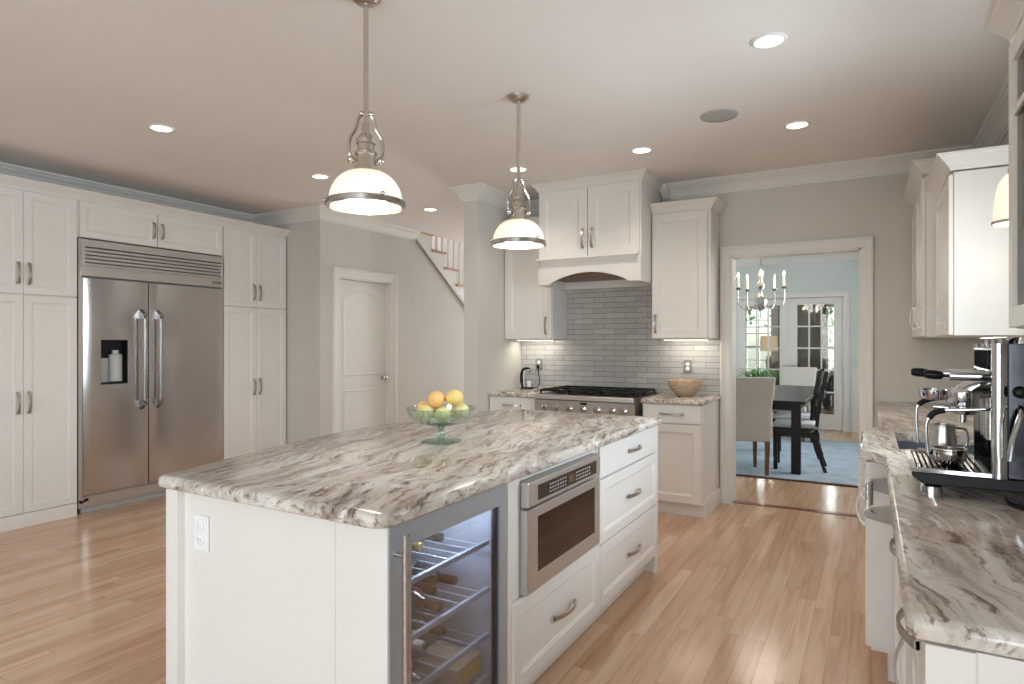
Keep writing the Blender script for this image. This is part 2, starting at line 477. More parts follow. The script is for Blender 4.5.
def struct(name, mb, mat, bevel=0.0, label=None, cat=None, smooth=False):
    o = mb.build(name, mat, None, bevel, smooth)
    o['kind'] = 'structure'
    tag(o, label, cat)
    return o

# a local frame on a vertical front: local x = along, local z = up, local -y = out of the front
def frame(origin, face):
    ang = {'-y': 0, '+x': PI / 2, '-x': -PI / 2, '+y': PI}[face]
    return Matrix.Translation(origin) @ Matrix.Rotation(ang, 4, 'Z')

def panel_front(parent, Mx, x0, x1, z0, z1, name='door', t=0.02, stile=0.055, flat=False, mat='cab', glassy=False):
    g = 0.0015
    x0 += g; x1 -= g; z0 += g; z1 -= g
    mb = MB(Mx)
    def ring(i, y): return [(x0 + i, y, z0 + i), (x1 - i, y, z0 + i), (x1 - i, y, z1 - i), (x0 + i, y, z1 - i)]
    if flat:
        rings = [ring(0, 0), ring(0, -t + 0.002), ring(0.002, -t)]
        mb.loops(rings)
    elif glassy:
        rings = [ring(0, 0), ring(0, -t + 0.002), ring(0.002, -t), ring(stile, -t), ring(stile + 0.004, 0)]
        mb.loops(rings + [ring(0, 0)], cap0=False, cap1=False)
    else:
        rings = [ring(0, 0), ring(0, -t + 0.002), ring(0.002, -t), ring(stile, -t), ring(stile + 0.003, -t + 0.004), ring(stile + 0.010, -t + 0.006), ring(stile + 0.013, -t + 0.010)]
        mb.loops(rings)
    return mb.build(name, mat, parent)

def pull(parent, Mx, cx, cz, L=0.165, vertical=True, y0=-0.02, out=0.03):
    """bow pull with flared feet"""
    mb = MB(Mx)
    def mp(s, y, w): return (cx + (w if vertical else s), y, cz + (s if vertical else w))
    N = 12; rings = []
    for i in range(N + 1):
        k = i / N; s = (k - 0.5) * L; y = y0 - 0.006 - (out - 0.006) * math.sin(PI * k) ** 0.8
        wd = 0.010 - 0.0035 * math.sin(PI * k); th = 0.003
        dy = math.cos(PI * k)
        rings.append([mp(s, y - th, -wd), mp(s, y - th, wd), mp(s, y + th, wd), mp(s, y + th, -wd)])
    mb.loops(rings)
    for sgn in (-1, 1):
        a = sgn * L / 2; b = sgn * (L / 2 - 0.016)
        lo, hi = min(a, b), max(a, b)
        pr = [(lo, -0.008), (hi, -0.008), (hi, 0.008), (lo, 0.008)]
        mb.loops([[mp(s, y0, w) for s, w in pr], [mp(s, y0 - 0.012, w) for s, w in pr]])
    return mb.build('handle', 'nickel', parent, smooth=True, angle=50)

CROWN = [(0, -0.125), (0.012, -0.125), (0.014, -0.112), (0.022, -0.108), (0.030, -0.085), (0.052, -0.055), (0.078, -0.036), (0.082, -0.026), (0.092, -0.022), (0.102, -0.012), (0.102, -0.001), (0, -0.001)]
def crown(name, path, z, scale=1.0, prof=CROWN, mat='trim', kind=True, parent=None, label=None):
    mb = MB().sweep(path, [(o * scale, z + h * scale) for o, h in prof], lambda a, b, c: (a, b, c))
    o = mb.build(name, mat, parent)
    if kind: o['kind'] = 'structure'
    if label: o['label'] = label
    return o
CASE = [(0, 0), (0, 0.016), (0.006, 0.019), (0.05, 0.019), (0.056, 0.023), (0.075, 0.025), (0.081, 0.034), (0.099, 0.034), (0.102, 0.030), (0.102, 0)]

# ------------------------------------------------------------------ room shell
CZ = 2.75
XL, XR, YBK, YF = -5.93, 0.72, 5.56, -3.0
struct('floor', MB().box(-6.1, 0.9, -3.2, 15.0, -0.08, 0.0), 'floor', label='honey oak strip floor running through kitchen and dining room')
c = MB()
c.box(-6.1, 0.9, -3.2, 6.28, CZ, CZ + 0.12)
c.box(-4.93, 0.9, 6.28, 15.0, CZ, CZ + 0.12)
c.box(-6.1, -4.93, 10.4, 15.0, CZ, CZ + 0.12)
struct('ceiling', c, 'ceiling', label='smooth pale ceiling')
struct('wall_left', MB().box(XL - 0.12, XL, YF, 4.68, 0, CZ), 'wall')
struct('wall_closet', MB().box(XL, -4.93, 4.68, 4.80, 0, CZ), 'wall')
# hall wall with the closet door opening and the sloped edge under the stairs
DY0, DY1, DZ = 4.945, 5.765, 2.06
w = MB()
w.box(-5.05, -4.93, 4.80, DY0, 0, CZ); w.box(-5.05, -4.93, DY1, 6.22, 0, CZ); w.box(-5.05, -4.93, DY0, DY1, DZ, CZ)
w.prism([(6.22, 0), (9.8, 0), (9.8, 0.10), (6.22, 2.66)], -5.05, -4.93, lambda a, b, c: (c, a, b))
struct('wall_hall', w, 'wall')
struct('wall_stairwell', MB().box(-6.05, -5.93, 4.8, 10.4, 0, 5.3), 'wall')
w = MB(); w.box(-6.05, -3.19, 10.4, 10.5, 2.3, 2.75); w.box(-6.05, -4.65, 10.4, 10.5, 0, 2.3); w.box(-3.45, -3.19, 10.4, 10.5, 0, 2.3)
w.box(-6.05, -4.93, 10.4, 10.5, 2.75, 5.3); w.box(-6.05, -4.93, 6.18, 6.28, 2.87, 5.3); w.box(-4.93, -4.83, 6.18, 10.5, 2.87, 5.3)
struct('wall_foyer', w, 'wall')
struct('ceiling_upper', MB().box(-6.05, -4.83, 6.18, 10.5, 5.3, 5.4), 'ceiling')
struct('wall_column', MB().box(-3.19, -3.05, 4.74, 14.5, 0, CZ), 'wall', label='wall stub ending beside the range alcove')
# back wall with cased opening
OX0, OX1, OZ = -1.030, -0.068, 2.085
w = MB(); w.box(-3.05, OX0, YBK, YBK + 0.13, 0, CZ); w.box(OX1, 0.84, YBK, YBK + 0.13, 0, CZ); w.box(OX0, OX1, YBK, YBK + 0.13, OZ, CZ)
struct('wall_back', w, 'wall')
# right wall: sink window opening and two unseen ones added for daylight
WIN = [(-2.15, -0.25, 0.8, 2.3), (2.35, 3.55, 1.12, 2.25), (7.1, 9.3, 0.75, 2.3)]
w = MB(); yy = YF
for a, b, z0, z1 in WIN:
    w.box(XR, XR + 0.13, yy, a, 0, CZ); w.box(XR, XR + 0.13, a, b, 0, z0); w.box(XR, XR + 0.13, a, b, z1, CZ); yy = b
w.box(XR, XR + 0.13, yy, 14.6, 0, CZ)
struct('wall_right', w, 'wall')
w = MB(); w.box(XL, -3.7, YF - 0.12, YF, 0, CZ); w.box(-0.1, XR, YF - 0.12, YF, 0, CZ); w.box(-3.7, -0.1, YF - 0.12, YF, 2.45, CZ)
struct('wall_front', w, 'wall')
# dining room linings in pale blue
w = MB(); w.box(-3.05, OX0 - 0.13, 5.69, 5.70, 0, CZ); w.box(OX1 + 0.13, XR, 5.69, 5.70, 0, CZ); w.box(OX0 - 0.13, OX1 + 0.13, 5.69, 5.70, 2.2, CZ)
struct('wall_dining_front', w, 'blue_wall')
FX0, FX1, FZ, FY = -1.93, -0.37, 2.075, 10.93
w = MB(); w.box(-3.05, FX0, FY, FY + 0.12, 0, CZ); w.box(FX1, XR, FY, FY + 0.12, 0, CZ); w.box(FX0, FX1, FY, FY + 0.12, FZ, CZ)
struct('wall_dining_back', w, 'blue_wall')
struct('wall_dining_left', MB().box(-3.05, -3.04, 5.70, FY, 0, CZ), 'blue_wall')
w = MB(); w.box(XR - 0.01, XR, 5.7, 7.0, 0, CZ); w.box(XR - 0.01, XR, 9.4, FY, 0, CZ); w.box(XR - 0.01, XR, 7.0, 9.4, 0, 0.66); w.box(XR - 0.01, XR, 7.0, 9.4, 2.4, CZ)
struct('wall_dining_right', w, 'blue_wall')
# far sun room
SY = 14.5
w = MB(); w.box(-3.05, -2.40, SY, SY + 0.12, 0, CZ); w.box(-1.82, -0.80, SY, SY + 0.12, 0, CZ); w.box(-0.12, XR, SY, SY + 0.12, 0, CZ)
for a, b in ((-2.40, -1.82), (-0.80, -0.12)):
    w.box(a, b, SY, SY + 0.12, 0, 0.42); w.box(a, b, SY, SY + 0.12, 2.14, CZ)
struct('wall_far', w, 'grey_wall')
struct('wall_far_left', MB().box(-3.05, -3.04, FY + 0.12, SY, 0, CZ), 'grey_wall')

def window(name, Mx, x0, x1, z0, z1, nx, nz, depth=0.12):
    """sash window filling an opening; local -y is the room side"""
    e = thing(name, None, None, tuple(Mx.translation)); e['kind'] = 'structure'
    mb = MB(Mx); f = 0.045
    mb.box(x0, x0 + f, 0.03, 0.08, z0, z1); mb.box(x1 - f, x1, 0.03, 0.08, z0, z1); mb.box(x0 + f, x1 - f, 0.03, 0.08, z0, z0 + f); mb.box(x0 + f, x1 - f, 0.03, 0.08, z1 - f, z1)
    for i in range(1, nx):
        x = x0 + (x1 - x0) * i / nx; mb.box(x - 0.010, x + 0.010, 0.035, 0.075, z0 + f, z1 - f)
    for i in range(1, nz):
        z = z0 + (z1 - z0) * i / nz; q = 0.02 if i * 2 == nz else 0.010; mb.box(x0 + f, x1 - f, 0.036, 0.074, z - q, z + q)
    mb.build('window_frame', 'trim', e)
    MB(Mx).box(x0 + f, x1 - f, 0.053, 0.057, z0 + f, z1 - f).build('pane', 'pane', e)
    mb = MB(Mx).sweep([(x0, z0), (x0, z1), (x1, z1), (x1, z0)], [(-o, -h) for o, h in CASE], lambda a, b, c: (a, c, b))
    mb.build('casing', 'trim', e)
    MB(Mx).box(x0 - 0.12, x1 + 0.12, -0.04, 0.0, z0 - 0.03, z0).build('sill', 'trim', e)
    return e
FR = frame((XR, 0, 0), '-x')   # local x = -world y
window('window_1', FR, -3.55, -2.35, 1.12, 2.25, 2, 2)
window('window_2', FR, 0.25, 2.15, 0.8, 2.3, 4, 2)
window('window_3', FR, -9.3, -7.1, 0.75, 2.3, 4, 2)
FB = frame((0, SY, 0), '-y')
window('window_4', FB, -2.40, -1.82, 0.42, 2.14, 2, 6)
window('window_5', FB, -0.80, -0.12, 0.42, 2.14, 2, 6)
# unseen patio door added behind the camera for daylight, front door of the foyer
window('door_3', frame((0, YF, 0), '+y'), 0.1, 3.7, 0.0, 2.45, 4, 1)
window('door_4', frame((0, 10.4, 0), '-y'), -4.65, -3.45, 0.0, 2.3, 2, 4)

# crown mouldings
crown('trim_1', [(XL, YF), (XL, 4.68), (-4.93, 4.68), (-4.93, 6.24)], CZ, label='white crown moulding over the fridge wall and closet wall')
crown('trim_2', [(-3.19, 9.0), (-3.19, 4.74), (-3.05, 4.74), (-3.05, YBK), (-2.56, YBK)][::1], CZ, label='white crown moulding wrapped around the wall stub')
crown('trim_3', [(-1.60, YBK), (XR, YBK), (XR, YF)], CZ, label='white crown moulding over the cased opening and right wall')
crown('trim_4', [(-3.04, FY), (XR - 0.01, FY)], CZ, label='white crown moulding on the pale blue dining wall')
# casings
def casing_y(name, x0, x1, z1, y, label=None, k=0.8):
    mb = MB().sweep([(x0, 0), (x0, z1), (x1, z1), (x1, 0)], [(-o * k, -h) for o, h in CASE], lambda a, b, c: (a, y + c, b))
    return struct(name, mb, 'trim', label=label)
casing_y('trim_5', OX0, OX1, OZ, YBK, 'white casing of the opening to the dining room')
mb = MB(); mb.box(OX0 - 0.001, OX0 + 0.012, YBK - 0.01, YBK + 0.16, 0, OZ); mb.box(OX1 - 0.012, OX1 + 0.001, YBK - 0.01, YBK + 0.16, 0, OZ); mb.box(OX0, OX1, YBK - 0.01, YBK + 0.16, OZ - 0.012, OZ)
struct('trim_6', mb, 'trim')
casing_y('trim_7', FX0, FX1, FZ, FY, 'white casing around the french doors')
mb = MB().sweep([(DY0, 0), (DY0, DZ), (DY1, DZ), (DY1, 0)], [(-o, h) for o, h in CASE], lambda a, b, c: (-4.93 + c, a, b))
struct('trim_8', mb, 'trim', label='white casing of the arched panel closet door')
mb = MB(); mb.box(-5.05, -4.93, DY0, DY0 + 0.012, 0, DZ); mb.box(-5.05, -4.93, DY1 - 0.012, DY1, 0, DZ); mb.box(-5.05, -4.93, DY0, DY1, DZ - 0.012, DZ)
struct('trim_9', mb, 'trim')
# baseboards
BASE = [(0, 0), (0.016, 0), (0.016, 0.10), (0.010, 0.125), (0.006, 0.135), (0, 0.135)]
crown('baseboard_hall', [(-4.93, DY1 + 0.116), (-4.93, 9.6)], 0, prof=BASE)
crown('baseboard_column', [(-3.19, 9.0), (-3.19, 4.74), (-3.05, 4.74), (-3.05, 4.95)], 0, prof=BASE)
crown('baseboard_back', [(OX1 + 0.116, YBK), (0.10, YBK)], 0, prof=BASE)
crown('baseboard_dining', [(-3.04, FY), (FX0 - 0.116, FY)], 0, prof=BASE)
crown('baseboard_dining_back', [(FX1 + 0.116, FY), (XR - 0.02, FY)], 0, prof=BASE)
mb = MB().box(FX1 + 0.116, XR - 0.02, FY - 0.02, FY, 0.90, 0.95); mb.box(FX1 + 0.116, XR - 0.02, FY - 0.008, FY, 0.135, 0.90)
struct('trim_10', mb, 'trim', label='white chair rail and wainscot beside the french doors')
struct('trim_11', MB().box(OX0 + 0.012, OX1 - 0.012, 5.59, 5.66, 0, 0.004), 'threshold', label='dark wood strip set in the floor of the opening')

# closet door with arched panel
def arch_poly(x0, x1, z0, z1, rise, n=12):
    p = [(x0, z0), (x1, z0)]
    for k in range(n + 1):
        t = k / n; x = x1 + (x0 - x1) * t
        p.append((x, z1 - rise + rise * math.sin(PI * t)))
    return p
d1 = thing('door_1', 'white closet door with arched upper panel, left of the stairs', None, (-4.97, 5.355, 0)); d1['kind'] = 'structure'
fm = frame((-4.975, 0, 0), '+x')   # local x = world y
mb = MB(fm); a0, a1 = DY0 + 0.014, DY1 - 0.014
mb.box(a0, a1, 0.004, 0.035, 0.008, DZ - 0.015)
def raised(mb, poly):
    r = [poly, offset_poly(poly, 0.010), offset_poly(poly, 0.018), offset_poly(poly, 0.026)]
    ys = [0.0045, -0.004, -0.003, 0.001]
    mb.loops([[(x, y, z) for x, z in q] for q, y in zip(r, ys)], cap0=False)
raised(mb, arch_poly(a0 + 0.10, a1 - 0.10, 0.99, 1.94, 0.075)); raised(mb, [(a0 + 0.11, 0.2), (a1 - 0.11, 0.2), (a1 - 0.11, 0.84), (a0 + 0.11, 0.84)])
mb.build('panel', 'trim', d1)
MB(fm).lathe([(0.022, 0), (0.022, -0.006), (0.010, -0.012), (0.010, -0.035), (0.026, -0.042), (0.030, -0.056), (0.022, -0.070), (0.004, -0.074)], (a1 - 0.07, 0.004, 0.955), 'y', 20).build('door_handle', 'nickel', d1, smooth=True)

# french doors
def french(name, x0, x1, hx, label):
    e = thing(name, label, None, ((x0 + x1) / 2, FY + 0.06, 0)); e['kind'] = 'structure'
    g0, g1, h0, h1 = x0 + 0.125, x1 - 0.125, 0.245, 1.965
    mb = MB(); y0, y1 = FY + 0.03, FY + 0.07
    mb.box(x0, g0, y0, y1, 0.01, FZ - 0.01); mb.box(g1, x1, y0, y1, 0.01, FZ - 0.01); mb.box(g0, g1, y0, y1, 0.01, h0); mb.box(g0, g1, y0, y1, h1, FZ - 0.01)
    for i in (1, 2):
        x = g0 + (g1 - g0) * i / 3; mb.box(x - 0.011, x + 0.011, y0 + 0.005, y1 - 0.005, h0, h1)
    for i in range(1, 5):
        z = h0 + (h1 - h0) * i / 5; mb.box(g0, g1, y0 + 0.006, y1 - 0.006, z - 0.011, z + 0.011)
    mb.build('door_frame', 'trim', e)
    MB().box(g0, g1, FY + 0.048, FY + 0.052, h0, h1).build('pane', 'pane', e)
    MB().tube([(hx, FY + 0.03, 1.0), (hx, FY - 0.02, 1.0), (hx + 0.07, FY - 0.025, 1.0)], 0.009).build('door_handle', 'nickel', e, smooth=True)
    return e
french('door_2', FX0 + 0.004, (FX0 + FX1) / 2 - 0.002, -1.21, 'left french door leaf with white muntins')
french('door_5', (FX0 + FX1) / 2 + 0.002, FX1 - 0.004, -1.10, 'right french door leaf with white muntins')

# backsplash
struct('backsplash', MB().box(-3.05, -1.112, YBK - 0.008, YBK, 0.916, 2.0), 'tile', label='grey glazed brick tile behind the range')

# staircase
st = thing('staircase', 'white staircase with oak treads and square balusters rising behind the closet wall', 'staircase', (-5.4, 8.0, 0))
RUN, RISE = 0.272, 0.2015
pts_top = []
for i in range(14):
    y0 = 6.285 + RUN * i; z = 2.765 - RISE * i
    if z < 0.05: break
    tr = MB(); tr.box(-5.92, -4.895, y0, y0 + RUN + 0.045, z - 0.03, z)
    tr.build('tread', 'tread', st, bevel=0.008)
    rs = MB(); rs.box(-5.92, -4.915, y0 + RUN - 0.002, y0 + RUN + 0.018, z - RISE + 0.001, z - 0.031)
    rs.build('riser', 'trim', st)
    for k in (0, 1):
        yb = y0 + 0.075 + k * 0.136
        MB().box(-5.01, -4.98, yb - 0.015, yb + 0.015, z + 0.001, z + 0.93 - k * 0.1 + (0.01)).build('baluster', 'trim', st)
    pts_top += [(y0, z - 0.031), (y0 + RUN, z - 0.031)]
sb = MB(); yE = pts_top[-1][0]; zE = pts_top[-1][1]
poly = [(6.235, 2.655), (yE, max(0.02, 2.655 - 0.72 * (yE - 6.235)))] + list(reversed(pts_top)) + [(6.235, 2.734)]
sb.prism(poly, -4.93, -4.915, lambda a, b, c: (c, a, b)); sb.build('stringer', 'trim', st)
MB().tube([(-4.905, 6.235, 2.65), (-4.905, 9.7, 0.155)], 0.012, 6).build('stringer_moulding', 'trim', st)
MB().tube([(-4.995, 6.2, 3.79), (-4.995, 9.9, 1.05)], 0.032, 10).build('handrail', 'tread', st, smooth=True)

# ------------------------------------------------------------------ ceiling fittings
def can_light(x, y, label):
    e = thing('recessed_light', label, 'ceiling light', (x, y, CZ - 0.001), 0, 'recessed ceiling lights')
    LMB().lathe([(0.062, -0.008), (0.068, -0.009), (0.078, -0.004), (0.080, 0.0), (0.062, 0.0)], n=36, cap0=False, cap1=False).build('trim_ring', 'white_plastic', e, smooth=True)
    LMB().lathe([(0.0, -0.004), (0.0615, -0.004), (0.0615, 0.0)], n=36, cap1=True).build('lens', 'lamp_lens', e)
    o = pt_light('recessed_lamp', (x, y, CZ - 0.03), 15, WARM, 0.06, 130)
for x, y, l in ((-4.0, 2.44, 'recessed ceiling light in front of the refrigerator, farthest left'),
                (-4.0, 3.80, 'recessed ceiling light between the tall cabinet and the near pendant'),
                (-3.99, 5.30, 'recessed ceiling light in the hall near the stairs'),
                (-2.46, 4.43, 'recessed ceiling light behind the rod of the far pendant'),
                (-1.44, 4.43, 'recessed ceiling light in front of the hood cabinet'),
                (-0.41, 4.41, 'small recessed ceiling light in front of the cased opening'),
                (-0.41, 3.12, 'nearest recessed ceiling light, top right of the photo')):
    can_light(x, y, l)
e = thing('ceiling_speaker', 'flat round grey speaker grille set in the ceiling', 'speaker', (-0.81, 4.0, CZ - 0.001))
LMB().lathe([(0.098, -0.006), (0.108, -0.006), (0.111, 0.0), (0.098, 0.0)], n=40, cap0=False, cap1=False).build('bezel', 'grey_plastic', e, smooth=True)
LMB().lathe([(0.0, -0.007), (0.06, -0.0065), (0.0978, -0.004), (0.0978, 0.0)], n=40).build('grille', 'grey_plastic', e, smooth=True)

def pendant(x, y, zr, label, group='dome pendants over the island'):
    e = thing('pendant_light', label, 'pendant light', (x, y, zr), 0, group)
    # white dome
    R = 0.146; prof = []
    for k in range(15):
        t = k / 14 * PI / 2
        prof.append((0.030 + (R - 0.030) * math.cos(t) ** 0.9 if k < 14 else 0.03, 0.012 + 0.128 * math.sin(t)))
    inner = [(r - 0.004, h - 0.003) for r, h in reversed(prof)]
    LMB().lathe(prof + inner, n=48, cap0=False, cap1=False).build('shade', 'opal', e, smooth=True, angle=60)
    LMB().lathe([(0.0, -0.018), (0.05, -0.017), (0.10, -0.012), (0.14, -0.002), (0.14, 0.002), (0.0, -0.012)], n=48).build('diffuser', 'opal', e, smooth=True)
    ring = LMB().lathe([(0.146, -0.006), (0.156, -0.006), (0.159, -0.002), (0.159, 0.016), (0.155, 0.020), (0.146, 0.020)], n=48, cap0=False, cap1=False)
    ring.build('rim_band', 'chrome', e, smooth=True)
    for k in range(3):
        a = 0.4 + k * 2 * PI / 3
        LMB().sphere((0.160 * math.cos(a), 0.160 * math.sin(a), 0.022), 0.010, n=8).build('thumb_screw', 'chrome', e, smooth=True)
    LMB().lathe([(0.050, 0.137), (0.048, 0.152), (0.040, 0.166), (0.038, 0.20), (0.044, 0.205), (0.044, 0.216), (0.034, 0.222), (0.033, 0.245), (0.040, 0.250), (0.040, 0.268), (0.022, 0.288), (0.015, 0.30), (0.014, 0.335), (0.010, 0.345)], n=32).build('socket', 'polished_nickel', e, smooth=True)
    for s in (-1, 1):
        b = LMB(); b.tube(smooth_path([(0.0, s * 0.056, 0.19), (0.0, s * 0.066, 0.22), (0.0, s * 0.062, 0.27), (0.0, s * 0.040, 0.31), (0.0, s * 0.030, 0.35), (0.0, s * 0.016, 0.37)], 4), 0.007, 8)
        b.sphere((0, s * 0.058, 0.185), 0.017, n=8); b.sphere((0, s * 0.018, 0.372), 0.011, n=8)
        b.build('yoke_arm', 'polished_nickel', e, smooth=True)
    LMB().lathe([(0.0105, 0.340), (0.0105, CZ - zr - 0.02)], n=14).build('rod', 'polished_nickel', e, smooth=True)
    LMB().lathe([(0.012, CZ - zr - 0.035), (0.04, CZ - zr - 0.03), (0.060, CZ - zr - 0.012), (0.062, CZ - zr - 0.001)], n=32).build('canopy', 'nickel', e, smooth=True)
    pt_light('pendant_lamp', (x, y, zr - 0.05), 7, WARM, 0.1)
    return e
pendant(-1.767, 1.921, 1.902, 'larger looking dome pendant hanging over the near part of the island').rotation_euler = (0, 0, -0.83)
pendant(-1.735, 3.129, 1.908, 'dome pendant hanging over the far end of the island').rotation_euler = (0, 0, -0.75)
# bell pendant at the sink window
e = thing('bell_pendant', 'white bell shaded pendant in front of the white cabinet side at right', 'pendant light', (0.505, 3.2, 1.835))
bp = [(0.076, 0.0), (0.071, 0.08), (0.060, 0.15), (0.038, 0.190), (0.024, 0.20)]
LMB().lathe(smooth_path([(r, h, 0) for r, h in bp], 5) and [(p.x, p.y) for p in smooth_path([(r, h, 0) for r, h in bp], 5)] + [(p.x - 0.004, p.y) for p in reversed(smooth_path([(r, h, 0) for r, h in bp], 5))], n=36, cap0=False, cap1=False).build('shade', 'opal', e, smooth=True, angle=60)
LMB().lathe([(0.074, -0.004), (0.080, -0.004), (0.080, 0.008), (0.074, 0.008)], n=36, cap0=False, cap1=False).build('rim_band', 'nickel', e, smooth=True)
LMB().lathe([(0.026, 0.198), (0.026, 0.218), (0.014, 0.23), (0.014, 0.25), (0.006, 0.255), (0.006, CZ - 1.83 - 0.02)], n=20).build('socket', 'nickel', e, smooth=True)
LMB().lathe([(0.05, CZ - 1.83 - 0.022), (0.055, CZ - 1.83 - 0.001)], n=24).build('canopy', 'nickel', e, smooth=True)
pt_light('pendant_lamp', (0.505, 3.2, 1.78), 3, WARM, 0.06)

# ------------------------------------------------------------------ fridge wall
XF = -5.41                         # plane of the door faces
FL = frame((XF - 0.02, 0, 0), '+x')  # local x = world y, faces at -0.02
def tall_cabinet(y0, y1, label, handles_gap=0.035):
    e = thing('pantry_cabinet', label, 'cabinet', ((XF + XL) / 2, (y0 + y1) / 2, 0))
    b = MB(); b.box(XL, XF - 0.02, y0, y1, 0.10, 2.485); b.box(XL, XF - 0.005, y0, y1, 0.0, 0.10)
    b.build('body', 'cab', e)
    ym = (y0 + y1) / 2
    for a, c in ((y0, ym), (ym, y1)):
        for z0, z1 in ((0.103, 1.708), (1.714, 2.475)):
            dr = panel_front(e, FL, a, c, z0, z1, 'door', stile=0.052)
            if z0 < 1: MB(FL).box(a + 0.06, c - 0.06, -0.016, -0.009, 0.90, 0.955).build('mid_rail', 'cab', dr)
            cy = ym - handles_gap if a < ym - 0.01 else ym + handles_gap
            pull(dr, FL, cy, 0.915 if z0 < 1 else 1.865)
    return e
tall_cabinet(1.900, 2.625, 'tall white four door pantry cabinet left of the refrigerator')
tall_cabinet(1.17, 1.897, 'tall white pantry cabinet farthest left, beyond the frame edge')
tall_cabinet(3.918, 4.660, 'tall white four door pantry cabinet right of the refrigerator')
e = thing('bridge_cabinet', 'low wide white cabinet with two doors above the refrigerator', 'cabinet', ((XF + XL) / 2, 3.27, 2.18))
MB().box(XL, XF - 0.02, 2.628, 3.915, 2.19, 2.485).build('body', 'cab', e)
for a, c2, hy in ((2.645, 3.266, 3.23), (3.270, 3.90, 3.305)):
    dr = panel_front(e, FL, a, c2, 2.19, 2.475, 'door', stile=0.05); pull(dr, FL, hy, 2.33, 0.14)
CABCROWN = [(0, -0.07), (0.006, -0.07), (0.010, -0.055), (0.030, -0.030), (0.042, -0.020), (0.046, -0.012), (0.055, -0.008), (0.055, 0), (0, 0)]
crown('trim_12', [(XF - 0.02, 1.17), (XF - 0.02, 4.66), (-5.93, 4.66)], 2.555, 1.1, CABCROWN, 'cab', label='cream crown trim along the tops of the fridge wall cabinets')
# refrigerator
fr = thing('refrigerator', 'wide built-in stainless side by side refrigerator with louvered top grille', 'refrigerator', (-5.67, 3.27, 0))
b = MB(); b.box(XL + 0.01, XF - 0.085, 2.64, 3.905, 0.03, 2.175); b.build('body', 'grey_plastic', fr)
MB().box(XF - 0.06, XF - 0.005, 2.635, 2.665, 0.05, 2.18).build('side_trim', 'steel', fr)
# grille
g = MB(); g.box(XF - 0.05, XF + 0.005, 2.65, 3.905, 2.12, 2.178); g.box(XF - 0.05, XF + 0.005, 2.65, 3.905, 1.885, 1.965)
g.box(XF - 0.05, XF + 0.005, 2.65, 2.68, 1.965, 2.12); g.box(XF - 0.05, XF + 0.005, 3.885, 3.905, 1.965, 2.12)
g.box(XF - 0.05, XF - 0.03, 2.68, 3.885, 1.965, 2.12)
gr = g.build('grille', 'steel', fr, bevel=0.003)
for i in range(5):
    z = 1.975 + i * 0.030
    MB().prism([(XF - 0.03, z), (XF + 0.003, z - 0.004), (XF + 0.003, z + 0.014), (XF - 0.01, z + 0.022), (XF - 0.03, z + 0.022)], 2.68, 3.885, lambda a, b, c: (a, c, b)).build('louver', 'steel', gr)
MB().box(XF + 0.005, XF + 0.008, 3.79, 3.885, 1.915, 1.94).build('name_plate', 'plate', gr)
def fdoor(y0, y1, hole=None):
    """slightly bowed door slab, optionally with a dispenser recess"""
    N = 16; z0, z1 = 0.145, 1.868
    def xf(k): return XF + 0.012 * math.sin(PI * k) ** 0.6 if 0 < k < 1 else XF - 0.002
    m = MB()
    ys = sorted(set([y0 + (y1 - y0) * i / N for i in range(N + 1)] + ([hole[0], hole[1]] if hole else [])))
    zs = [z0, z1] if not hole else [z0, hole[2], hole[3], z1]
    grid = [[m.v((xf((y - y0) / (y1 - y0)), y, z)) for z in zs] for y in ys]
    for i in range(len(ys) - 1):
        for j in range(len(zs) - 1):
            if hole and j == 1 and ys[i] >= hole[0] - 1e-6 and ys[i + 1] <= hole[1] + 1e-6: continue
            m.face([grid[i][j], grid[i + 1][j], grid[i + 1][j + 1], grid[i][j + 1]])
    back = [[m.v((XF - 0.045, y, z)) for z in (z0, z1)] for y in (ys[0], ys[-1])]
    if not hole: m.face([back[0][0], back[0][1], back[1][1], back[1][0]])
    m.face([grid[0][0], back[0][0], back[1][0]] + [grid[i][0] for i in range(len(ys) - 1, 0, -1)])
    m.face([grid[0][-1], back[0][1], back[1][1]] + [grid[i][-1] for i in range(len(ys) - 1, 0, -1)])
    m.face([back[0][0], back[0][1]] + [grid[0][j] for j in range(len(zs) - 1, -1, -1)])
    m.face([back[1][0], back[1][1]] + [grid[-1][j] for j in range(len(zs) - 1, -1, -1)])
    return m
def fhandle(parent, y):
    h = MB(); X1 = XF + 0.062
    h.tube([(X1, y, 0.83), (X1, y, 1.60)], 0.0125, 14)
    for z, s in ((1.592, 1), (0.838, -1)):
        h.prism([(XF + 0.005, z - s * 0.03), (X1 + 0.0125, z - s * 0.03), (X1 + 0.0125, z - s * 0.0), (XF + 0.005, z + s * 0.05)], y - 0.017, y + 0.017, lambda a, b, c: (a, c, b))
    h.build('handle', 'handle_steel', parent, smooth=True, angle=25)
HL = (2.795, 3.005, 1.03, 1.38)
dl = fdoor(2.668, 3.183, HL).build('door', 'fridge_steel', fr, smooth=True, angle=30)
dr = fdoor(3.191, 3.903).build('door', 'fridge_steel', fr, smooth=True, angle=30)
dr['label'] = 'wide plain right door'; dl['label'] = 'narrow left door with ice and water dispenser'
fhandle(dl, 3.118); fhandle(dr, 3.258)
ds = MB(); y0, y1, z0, z1 = HL
fb = XF - 0.075
ds.box(fb - 0.004, fb, y0, y1, z0, z1); ds.box(fb, XF + 0.006, y0 - 0.003, y0, z0, z1); ds.box(fb, XF + 0.006, y1, y1 + 0.003, z0, z1); ds.box(fb, XF + 0.012, y0, y1, z0 - 0.012, z0); ds.box(fb, XF + 0.006, y0, y1, z1, z1 + 0.004)
dsp = ds.build('dispenser', 'black_metal', dl)
